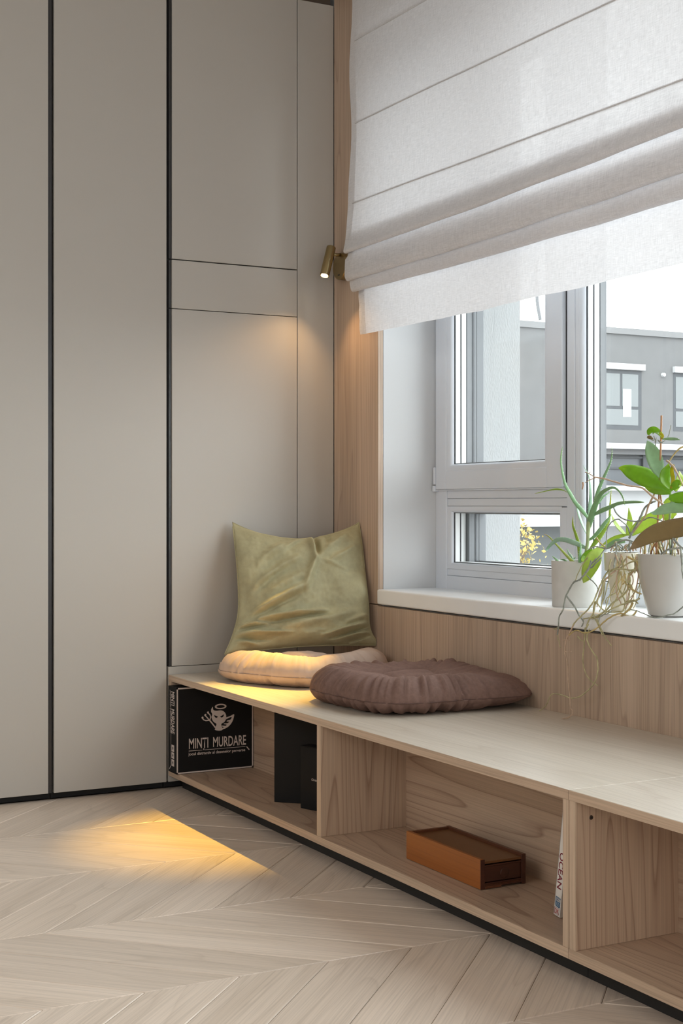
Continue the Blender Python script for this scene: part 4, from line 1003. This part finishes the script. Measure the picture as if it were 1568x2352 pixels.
root(FD, [(250, 690), (400, 890), (480, 1040), (560, 1160), (530, 1245)], (-0.035, -0.02, -0.02), 0.0027, M_rootg, o2)
root(FD, [(880, 0), (720, 170), (640, 210), (560, 330), (490, 430)], (Yo - 0.08, Yo - 0.11), 0.0025, M_rootg, o2)
root(FD, [(790, 20), (700, 130), (640, 240), (530, 360)], (Yo - 0.08, Yo - 0.115), 0.0022, M_rootg, o2)
root(FD, [(640, 0), (520, 170), (440, 360), (400, 450)], (Yo - 0.09, Yo - 0.12), 0.0018, M_root, o2)
root(FD, [(1110, -20), (1020, 220), (930, 370), (820, 600), (740, 800), (640, 940), (540, 1040), (400, 1180), (320, 1360)], (Yo - 0.04, Yo - 0.06, -0.02, -0.035, -0.03), 0.0028, M_root, o2)
root(FE, [(560, 285), (505, 400), (490, 430), (470, 550), (490, 620), (500, 740), (505, 860), (520, 980), (525, 1070), (545, 1115), (510, 1160), (400, 1190), (300, 1225), (158, 1235)], (-0.03, -0.04, -0.05, -0.055, -0.06, -0.070, -0.12), 0.0022, M_twig, o2)
root(FE, [(515, 405), (490, 435), (455, 445)], (-0.035, -0.04), 0.0014, M_twig, o2)
root(FE, [(472, 548), (500, 556), (530, 550)], (-0.05, -0.055), 0.0013, M_twig, o2)
root(FE, [(500, 395), (515, 450)], (-0.035, -0.04), 0.0013, M_twig, o2)
root(FD, [(1080, 310), (930, 430), (890, 620), (780, 830), (740, 1000), (650, 1150), (590, 1330)], (Yo - 0.06, -0.01, -0.03), 0.0030, M_root, o2)
root(FD, [(940, 450), (925, 640), (900, 780), (880, 910)], (Yo - 0.06, Yo - 0.05), 0.0025, M_root, o2)
root(FD, [(1130, 0), (1118, 110), (1108, 225)], (Yo - 0.06, Yo - 0.065), 0.0026, M_rootg, o2)
root(FD, [(1212, 20), (1222, 110), (1212, 200)], (Yo - 0.06, Yo - 0.065), 0.0020, M_rootg, o2)
root(FD, [(1040, 250), (1100, 220), (1250, 212), (1400, 232), (1490, 225), (1480, 285)], (Yo - 0.07, Yo - 0.075), 0.0030, M_root, o2)
root(FD, [(1330, 20), (1250, 120), (1150, 190), (1060, 260)], (Yo - 0.06, Yo - 0.075), 0.0024, M_root, o2)
root(FD, [(1240, 250), (1200, 380), (1190, 520), (1250, 660), (1310, 800), (1290, 920), (1230, 980), (1000, 980), (890, 925), (780, 800)], (Yo - 0.07, Yo - 0.08, 0.0, -0.01), 0.0027, M_root, o2)
root(FD, [(1380, 280), (1392, 450), (1350, 600), (1230, 720), (1080, 830), (960, 960), (790, 1070), (720, 1110)], (Yo - 0.07, Yo - 0.075, 0.0, -0.02), 0.0033, M_root, o2)
root(FD, [(1568, 740), (1460, 790), (1250, 850), (1050, 940), (880, 1060), (700, 1085), (560, 1112)], (Yo - 0.09, 0.0, -0.02), 0.0026, M_root, o2)
root(FD, [(1520, 960), (1440, 1055), (1340, 1055), (1250, 1010), (1110, 1045), (960, 1140), (850, 1240), (690, 1340), (560, 1360), (430, 1312), (300, 1400)], (Yo - 0.08, -0.015, -0.03, -0.035), 0.0027, M_rooty, o2)
root(FD, [(770, 790), (740, 1000), (830, 1240), (900, 1400)], (-0.01, -0.03), 0.0022, M_root, o2)
root(FE, [(770, 250), (830, 390), (905, 500)], (-0.03, -0.015), 0.0020, M_root, o2)
root(FD, [(620, 320), (700, 410), (790, 500), (820, 580)], (Yo - 0.09, Yo - 0.08), 0.0019, M_rootg, o2)
root(FD, [(1375, 515), (1470, 605), (1600, 660)], (Yo - 0.09, Yo - 0.10), 0.0034, M_rooty, o2)
root(FD, [(1370, 0), (1480, 50), (1540, 110), (1570, 200)], (Yo - 0.07, Yo - 0.09), 0.0036, M_rooty, o2)
root(FD, [(1560, 60), (1430, 80), (1330, 130), (1230, 190)], (Yo - 0.08, Yo - 0.085), 0.0028, M_root, o2)
root(FD, [(1160, 420), (1080, 560), (1040, 700), (1060, 800)], (Yo - 0.06, Yo - 0.07), 0.0017, M_rooty, o2)
root(FD, [(1190, 540), (1150, 640), (1020, 700), (960, 780), (960, 830)], (Yo - 0.07, Yo - 0.06), 0.0018, M_root, o2)
root(FD, [(1310, 430), (1260, 480), (1240, 260)], (Yo - 0.085, Yo - 0.08), 0.0020, M_rooty, o2)
root(FD, [(1320, 300), (1290, 430), (1370, 520)], (Yo - 0.075, Yo - 0.09), 0.0022, M_rooty, o2)
root(FD, [(1450, 820), (1390, 930), (1300, 1010), (1240, 1060)], (Yo - 0.08, -0.01), 0.0036, M_rooty, o2)
root(FD, [(1320, 800), (1470, 780), (1540, 830)], (Yo - 0.08, Yo - 0.09), 0.0028, M_root, o2)
root(FD, [(1060, 980), (960, 1030), (870, 1060), (830, 1165)], (-0.005, -0.03), 0.0018, M_rootg, o2)
root(FE, [(590, 408), (620, 445), (655, 456)], (-0.02, -0.015), 0.0015, M_root, o2)
root(FE, [(660, 330), (655, 420), (650, 500), (640, 640), (660, 740), (710, 820), (775, 868)], (-0.03, -0.02, -0.015), 0.0020, M_root, o2)
root(FE, [(690, 360), (680, 450), (720, 540), (770, 620), (775, 740), (740, 850), (640, 950), (540, 985), (440, 955), (350, 950), (290, 1060), (198, 1124)], (-0.03, -0.03, -0.035, -0.04, -0.05, -0.03), 0.0020, M_root, o2)
root(FE, [(690, 300), (665, 350), (680, 395), (700, 340)], (-0.03, -0.03), 0.0022, M_root, o2)
random.seed(23)
for i in range(16):
    x = random.uniform(1020, 1540); x1 = x + random.uniform(-160, 120); x2 = x1 + random.uniform(-260, 120); y2 = random.uniform(560, 1010)
    root(FD, [(x, random.uniform(-60, 40)), (x + random.uniform(-60, 60), 180), (x1, 380 + random.uniform(-60, 60)), ((x1 + x2) / 2 + random.uniform(-60, 60), (420 + y2) / 2), (x2, y2)], (Yo - 0.058, Yo - 0.075, Yo - 0.08 - random.random() * 0.02), random.uniform(0.0013, 0.0028), random.choice([M_root, M_root, M_rooty, M_twig]), o2)
# roots over the rim
root(FB, [(520, 1880), (470, 1760), (400, 1690), (330, 1650), (240, 1690), (175, 1790), (160, 1920), (150, 2060), (60, 2200), (-60, 2330)], (Yo, Yo - 0.07, Yo - 0.10), 0.0022, M_rootg, o2)
root(FB, [(500, 1930), (620, 1720), (680, 1600), (720, 1500), (800, 1420), (890, 1380)], (Yo - 0.01, Yo - 0.05), 0.0036, M_rootg, o2)
root(FB, [(560, 1990), (430, 1960), (300, 2020), (170, 2090), (0, 2060), (-110, 2100)], (Yo - 0.02, Yo - 0.07), 0.0028, M_rootg, o2)
root(FB, [(300, 2010), (310, 2110), (290, 2250), (270, 2350)], (Yo - 0.05, Yo - 0.065), 0.0030, M_rootg, o2)
root(FB, [(530, 2000), (450, 2070), (380, 2120), (340, 2060)], (Yo - 0.02, Yo - 0.05), 0.0024, M_root, o2)
root(FB, [(270, 1480), (310, 1560), (400, 1640), (560, 1680), (700, 1670), (800, 1625), (900, 1640), (1020, 1690)], (Yo - 0.03, Yo - 0.06), 0.0024, M_rootg, o2)
root(FB, [(10, 1930), (60, 2000), (150, 2080)], (Yo - 0.05, Yo - 0.06), 0.0026, M_rooty, o2)
for i in range(9):
    x = 220 + i * 42; root(FB, [(x, 2130), (x + random.uniform(-40, 60), 2060), (x + random.uniform(-60, 90), 2010 + random.uniform(-30, 50)), (x + random.uniform(20, 120), 2120)], (Yo - 0.04, Yo - 0.02), 0.0024, random.choice([M_root, M_rootg, M_twig]), o2)

# ---- right orchid in the grey pot
front3 = on_z(1537, 1419.5, ZP); c3_ = front3 + (front3 - CAM).to_2d().to_3d().normalized() * 0.075; m3 = mpp(c3_)
pxc = 784 + FPX * (c3_ - CAM).dot(RGT) / (c3_ - CAM).dot(FWD)
o3 = thing('potted_orchid', 'large orchid with staked stems in a rounded pale grey pot, at the right edge', 'plant', (c3_.x, c3_.y, ZP), 'potted plants on the window sill')
q = lambda px: (pxc - px) * m3
hh3 = (1416 - 1274) * m3
pot(o3, (c3_.x, c3_.y, ZP), [(0.0, 0.0), (q(1496), 0.0), (q(1489), 0.004), (q(1480), hh3 * 0.25), (q(1471.5), hh3 * 0.5), (q(1466.5), hh3 * 0.75), (q(1464.8), hh3), (q(1466.5), hh3 + 0.0012), (q(1470), hh3), (q(1474), hh3 - 0.02), (0.0, hh3 - 0.022)], M_pot3, hh3 - 0.012, q(1474))
Yc = c3_.y
root(FB, [(985, 95), (970, 700), (948, 1280), (926, 1740), (905, 2200)], (Yc - 0.02, Yc - 0.03), 0.0026, M_stake, o3, 'stake', wob=0.0, taper=False)
root(FB, [(965, 1270), (985, 1400), (1005, 1560), (1020, 1720)], (Yc - 0.02, Yc - 0.02), 0.0026, M_stake, o3, 'stem', wob=0.0003)
ol(FB, 6.535, [(1125, 1250, 40), (960, 1140, 235), (760, 1030, 300), (560, 945, 240), (430, 895, 130), (342, 880, 16)], (Yc - 0.02, Yc - 0.06), LO, o3, yaw=0.15, fold=0.22, flip=-1)
ol(FB, 6.535, [(1120, 1265, 30), (980, 1240, 90), (850, 1220, 80), (740, 1180, 10)], (Yc - 0.03, Yc - 0.07), LO, o3, yaw=-0.5)
ol(FB, 6.535, [(870, 980, 60), (770, 900, 110), (690, 868, 84), (606, 850, 30)], (Yc + 0.02, Yc + 0.04), LOY, o3, yaw=0.3)
ol(FB, 6.535, [(975, 1020, 60), (925, 880, 200), (870, 710, 232), (815, 570, 160), (772, 468, 8)], (Yc - 0.04, Yc - 0.03), LOG, o3, yaw=-0.2, fold=0.3)
ol(FB, 6.535, [(1115, 1200, 50), (1040, 1070, 190), (1050, 930, 180), (1092, 815, 14)], (Yc - 0.05, Yc - 0.06), LO, o3, yaw=0.4, fold=0.4)
ol(FB, 6.535, [(1125, 1190, 30), (1160, 1060, 60), (1140, 930, 60), (1160, 830, 40)], (Yc - 0.06, Yc - 0.04), LOY, o3, yaw=-0.6)
ol(FB, 6.535, [(1120, 1215, 40), (1185, 1150, 120), (1235, 1110, 110), (1282, 1125, 10)], (Yc - 0.05, Yc - 0.08), LO, o3, yaw=-0.2)
ol(FB, 6.535, [(1190, 1230, 50), (1250, 1080, 150), (1290, 980, 130), (1250, 940, 20)], (Yc - 0.01, Yc + 0.03), LOL, o3, yaw=0.4)
ol(FB, 6.535, [(1095, 1330, 60), (1200, 1330, 150), (1400, 1330, 170), (1600, 1420, 20)], (Yc - 0.04, Yc - 0.07), LO, o3, yaw=0.0)
ol(FB, 6.535, [(1020, 1410, 30), (1080, 1380, 90), (1160, 1350, 100), (1260, 1330, 20)], (Yc - 0.02, Yc), LOL, o3, yaw=0.3)
ol(FB, 6.535, [(1450, 1470, 160), (1150, 1478, 168), (1000, 1512, 140), (880, 1555, 64), (815, 1550, 8)], (Yc - 0.03, Yc - 0.11), LOG, o3, yaw=0.0, fold=0.25)
ol(FB, 6.535, [(1080, 1700, 60), (1060, 1620, 120), (1130, 1580, 140), (1210, 1570, 20)], (Yc, Yc + 0.01), LOL, o3, yaw=0.3)
ol(FB, 6.535, [(1700, 1680, 60), (1480, 1735, 250), (1250, 1775, 290), (1000, 1830, 290), (800, 1905, 240), (620, 2020, 140), (508, 2108, 6)], (Yc - 0.03, Yc - 0.13), LOB, o3, yaw=0.05, fold=0.18)
ol(FB, 6.535, [(785, 385, 30), (815, 330, 110), (890, 320, 120), (960, 365, 90), (1000, 440, 20)], (Yc - 0.03, Yc - 0.03), LO, o3, yaw=0.3, fold=0.3)
ol(FB, 6.535, [(960, 350, 30), (1000, 400, 46), (985, 450, 20)], (Yc - 0.04, Yc - 0.05), LOY, o3, yaw=-0.3)
ol(FB, 6.535, [(850, 445, 40), (800, 420, 60), (770, 435, 10)], (Yc - 0.03, Yc - 0.03), LOB, o3, yaw=0.2)
ol(FB, 6.535, [(1000, 448, 18), (1100, 445, 46), (1200, 448, 40), (1262, 462, 10)], (Yc - 0.03, Yc - 0.06), LOG, o3, yaw=-0.2)
for pts in ([(870, 400), (890, 470), (900, 560)], [(910, 430), (900, 490), (890, 540)], [(940, 470), (990, 495), (1040, 470)], [(880, 460), (850, 465), (820, 450)], [(1080, 420), (1105, 350), (1120, 280), (1128, 240)], [(930, 460), (960, 500), (1000, 505)]):
    root(FB, pts, (Yc - 0.035, Yc - 0.04), 0.0016, M_rootg, o3, 'aerial_root', wob=0.0008)
root(FB, [(1010, 1430), (850, 1310), (690, 1180), (500, 1150), (250, 1080), (130, 1045), (0, 1020), (-35, 1018)], (Yc - 0.05, Yc - 0.12, Yc - 0.16), 0.0030, M_twig, o3, 'flower_stem', wob=0.0006)
root(FA, [(1150, 682), (1070, 630), (1000, 592), (965, 588)], (Yc - 0.16, Yc - 0.16), 0.0014, M_twig, o3, 'flower_stem', wob=0.0004)
root(FA, [(1150, 690), (1060, 720), (1000, 752), (965, 775)], (Yc - 0.16, Yc - 0.165), 0.0013, M_twig, o3, 'flower_stem', wob=0.0003)
root(FA, [(926, 765), (930, 820), (918, 893)], (Yc - 0.165, Yc - 0.165), 0.0021, M_stake, o3, 'dry_bud', wob=0.0004)
root(FA, [(1000, 592), (1030, 600), (1065, 582)], (Yc - 0.16, Yc - 0.155), 0.0009, M_twig, o3, 'flower_stem', wob=0.0004)
root(FB, [(880, 1270), (790, 1450), (740, 1600), (620, 1770), (560, 1850)], (Yc - 0.03, Yc - 0.05), 0.0028, M_twig, o3, 'flower_stem', wob=0.0006)
root(FB, [(1400, 540), (1270, 580), (1180, 670), (1095, 790)], (Yc - 0.01, Yc - 0.04), 0.0027, M_rooty, o3, 'flower_stem', wob=0.0008)
root(FB, [(1060, 768), (1150, 850), (1220, 960), (1290, 1110), (1340, 1200)], (Yc - 0.05, Yc - 0.03), 0.0030, M_twig, o3, 'flower_stem', wob=0.0006)
root(FB, [(1120, 1260), (1140, 1420), (1110, 1600), (1100, 1800), (1120, 2160)], (Yc - 0.02, Yc - 0.02), 0.0040, M_stem, o3, 'stem', wob=0.0004)
random.seed(11)
for i in range(34):
    x = random.uniform(640, 1480); dx = random.uniform(-110, 110)
    root(FB, [(x, 2200), (x + dx * 0.3, 2100), (x + dx, 2010 + random.uniform(-60, 40)), (x + dx * 1.5, 1900 + random.uniform(-40, 60))], (Yc + random.uniform(-0.075, 0.05), Yc + random.uniform(-0.06, 0.05)), random.uniform(0.0016, 0.0036), random.choice([M_root, M_root, M_rootg, M_rooty, M_twig, M_stake]), o3)
root(FB, [(1160, 1940), (1220, 2010), (1290, 2080), (1400, 2160)], (Yc - 0.07, Yc - 0.08), 0.0032, M_rootg, o3)
root(FB, [(980, 2170), (1080, 2110), (1200, 2090), (1340, 2080)], (Yc - 0.075, Yc - 0.09), 0.0032, M_rootg, o3)
FP3 = lambda cx, cy: (1448 + cx / 11.2, 1230 + cy / 11.2)
root(FP3, [(1290, 330), (1310, 560), (1320, 800), (1335, 1000), (1370, 1200)], (Yc - 0.098, Yc - 0.10), 0.0030, M_rootg, o3)
root(FP3, [(1400, 1790), (1270, 1900), (1120, 2010), (980, 2040), (800, 2095), (600, 2105), (420, 2050), (220, 1960), (-60, 1890)], (Yc - 0.085, Yc - 0.0825, Yc - 0.080, Yc - 0.066), 0.0020, M_rootg, o3)

# ================================================================== outside
def ext_root(nm, label, cat, loc, group=None): return thing(nm, label, cat, loc, group)
GZ = -3.0
M_fac = plain('grey_render', (0.115, 0.115, 0.1165), 0.9, bump=0.2, bscale=30, var=0.05, vscale=3)
M_facw = plain('white_render', (0.40, 0.40, 0.403), 0.8)
M_fframe = plain('anthracite_window_frame', (0.036, 0.04, 0.046), 0.5)
def far_glass():
    m, nt, b = newmat('far_window_glass'); b.inputs['Base Color'].default_value = (0.12, 0.13, 0.133, 1); b.inputs['Roughness'].default_value = 0.08; b.inputs['Specular IOR Level'].default_value = 0.5
    return m
M_fglass = far_glass()
M_fdark = plain('shop_front_glass', (0.065, 0.072, 0.082), 0.4)
bd_ = thing('apartment_building', 'grey rendered building with dark framed windows across the street', 'building', (-26, 22, GZ))
FX = -25.0
box('facade_wall', FX - 8, FX, 20.6, 44, 2.65, 5.55, M_fac, bd_)
box('facade_wall', FX - 8, FX, 6, 20.599, 0.9, 5.55, M_fac, bd_)
box('parapet', FX - 8.05, FX + 0.06, 5.9, 44.1, 5.55, 5.715, plain('parapet_cap', (0.135, 0.135, 0.137), 0.6), bd_)
box('floor_band', FX - 8, FX + 0.25, 20.61, 44.2, 2.50, 2.65, M_facw, bd_)
box('floor_band', FX - 8, FX + 0.02, 20.61, 44.1, 2.36, 2.4995, plain('grey_soffit', (0.14, 0.14, 0.144), 0.8), bd_)
box('ground_floor_wall', FX - 8, FX - 0.3, 20.6, 44, GZ, 2.36, M_fdark, bd_)
for k, zz in enumerate((2.27, 1.98)):
    box('shopfront_rail', FX - 0.30, FX - 0.22, 20.61, 44, zz, zz + 0.05, M_fframe, bd_)
for yy in (22.75, 24.5, 26.4): box('shopfront_post', FX - 0.30, FX - 0.2, yy, yy + 0.16, GZ, 2.36, M_fframe, bd_)
for k, y0 in enumerate((21.10, 23.62, 26.2, 16.0, 13.3)):
    y1 = y0 + 1.42; z0, z1 = 3.02, 4.60
    wn = box('far_window', FX - 0.02, FX + 0.005, y0, y1, z0, z1, M_fframe, bd_)
    ym = y0 + 0.72
    for a, b, c, d in ((y0 + 0.08, ym - 0.04, z0 + 0.62, z1 - 0.1), (ym + 0.04, y1 - 0.12, z0 + 0.62, z1 - 0.1), (y0 + 0.08, y1 - 0.12, z0 + 0.12, z0 + 0.54)):
        box('window_pane', FX, FX + 0.012, a, b, c, d, M_fglass, wn)
    box('shutter_box', FX, FX + 0.10, y0 - 0.02, y1 + 0.06, z1 + 0.01, z1 + 0.17, M_facw, wn)
    if k == 0: box('paper_sheet', FX + 0.0125, FX + 0.016, 21.88, 22.16, 3.36, 4.10, plain('pale_sheet', (0.42, 0.45, 0.445), 0.6), wn)
lathe('wall_lamp_knob', (FX, 23.25, 4.53), [(0.0, 0.10), (0.05, 0.08), (0.06, 0.0)], M_facw, bd_, 12, axis=(1, 0, 0))
# low white garden building in front of it
gw = thing('garage_block', 'low white garage block below the grey building', 'building', (-21, 24, GZ))
box('garage_wall', -24.0, -19.0, 10, 44, GZ, 1.32, M_facw, gw, 0.0)
box('garage_roof', -24.1, -18.6, 9.8, 44.2, 1.32, 1.42, M_facw, gw)
box('garage_canopy', -18.999, -17.6, 10, 30, 0.60, 0.78, M_facw, gw)
box('garage_opening', -18.99, -18.9, 11, 15.72, GZ, 0.595, plain('grey_garage_door', (0.135, 0.145, 0.152), 0.6), gw)
gr = box('ground', -120, 40, 0.6, 160, GZ - 0.2, GZ, plain('pale_paving', (0.25, 0.25, 0.247), 0.9)); gr['kind'] = 'structure'
# yellow autumn shrub between
M_leafy = plain('autumn_leaf', (0.36, 0.27, 0.075), 0.6)
sh = thing('autumn_tree', 'small yellow autumn tree outside the lower left pane', 'tree', (on_x(1195, 1330, -9).x, on_x(1195, 1330, -9).y, GZ))
random.seed(5)
tb = on_x(1170, 1340, -9.0)
tube('trunk', [(tb.x, tb.y, GZ), (tb.x, tb.y + 0.02, GZ + 1.2), (tb.x, tb.y + 0.05, tb.z + 0.2)], [0.05, 0.04, 0.02], plain('bark', (0.15, 0.11, 0.08), 0.9), sh, 8)
bm = bmesh.new(); twg = []
for cl in range(62):
    px = random.uniform(1120, 1262); py = random.uniform(1185, 1330)
    edge = 1224 if py < 1275 else 1224 + (py - 1275) * 0.8
    if py < 1212: edge = 1222
    if px > edge: continue
    if py < 1215 and random.random() < 0.6: continue
    c = on_x(px, py, -9.0 + random.uniform(-0.4, 0.4)); twg.append(c)
    for i in range(14):
        v0 = c + Vector((random.gauss(0, 0.06), random.gauss(0, 0.05), random.gauss(0, 0.05)))
        mt = Matrix.Translation(v0) @ Matrix.Rotation(random.random() * 6, 4, (random.random() - .5, random.random() - .5, random.random() - .5)) 
        s = random.uniform(0.02, 0.04)
        vs = [bm.verts.new(mt @ Vector(p)) for p in ((-s, 0, 0), (0, s * 0.55, s * 0.1), (s, 0, 0), (0, -s * 0.55, s * 0.1))]; bm.faces.new(vs)
lf = put('foliage', bm_mesh('foliage', bm), M_leafy, sh); lf['kind'] = 'stuff'
bm = bmesh.new()
for c in twg[::2]:
    me = tube_mesh('t', [(tb.x, tb.y, tb.z - 0.1), tuple((Vector((tb.x, tb.y, tb.z)) + c) / 2), tuple(c)], [0.012, 0.008, 0.004], 5); bm.from_mesh(me); bpy.data.meshes.remove(me)
put('branches', bm_mesh('branches', bm), bpy.data.materials['bark'], sh)
# white strap hanging outside the left sash
stp = on_y(1233, 640, 0.46)
st = [on_y(px, py, 0.46) for px, py in ((1230, 600), (1231, 660), (1234, 700), (1240, 735))]
cs = catmull([tuple(p) for p in st], 6); V = []; Fc = []
for i, p in enumerate(cs):
    p = Vector(p); V += [p + Vector((-0.013, 0.003, 0)), p + Vector((0.013, -0.003, 0)), p + Vector((0.013, 0.0, 0)), p + Vector((-0.013, 0.006, 0))]
for i in range(len(cs) - 1):
    for k in range(4): Fc.append((i * 4 + k, i * 4 + (k + 1) % 4, (i + 1) * 4 + (k + 1) % 4, (i + 1) * 4 + k))
Fc += [(0, 1, 2, 3), tuple(len(cs) * 4 - 4 + k for k in range(4))]
s_ = put('hanging_strap', mesh('hanging_strap', V, Fc), M_linen, None, org=stp)
s_['label'] = 'short white strap hanging outside the left sash under the blind'; s_['category'] = 'strap'
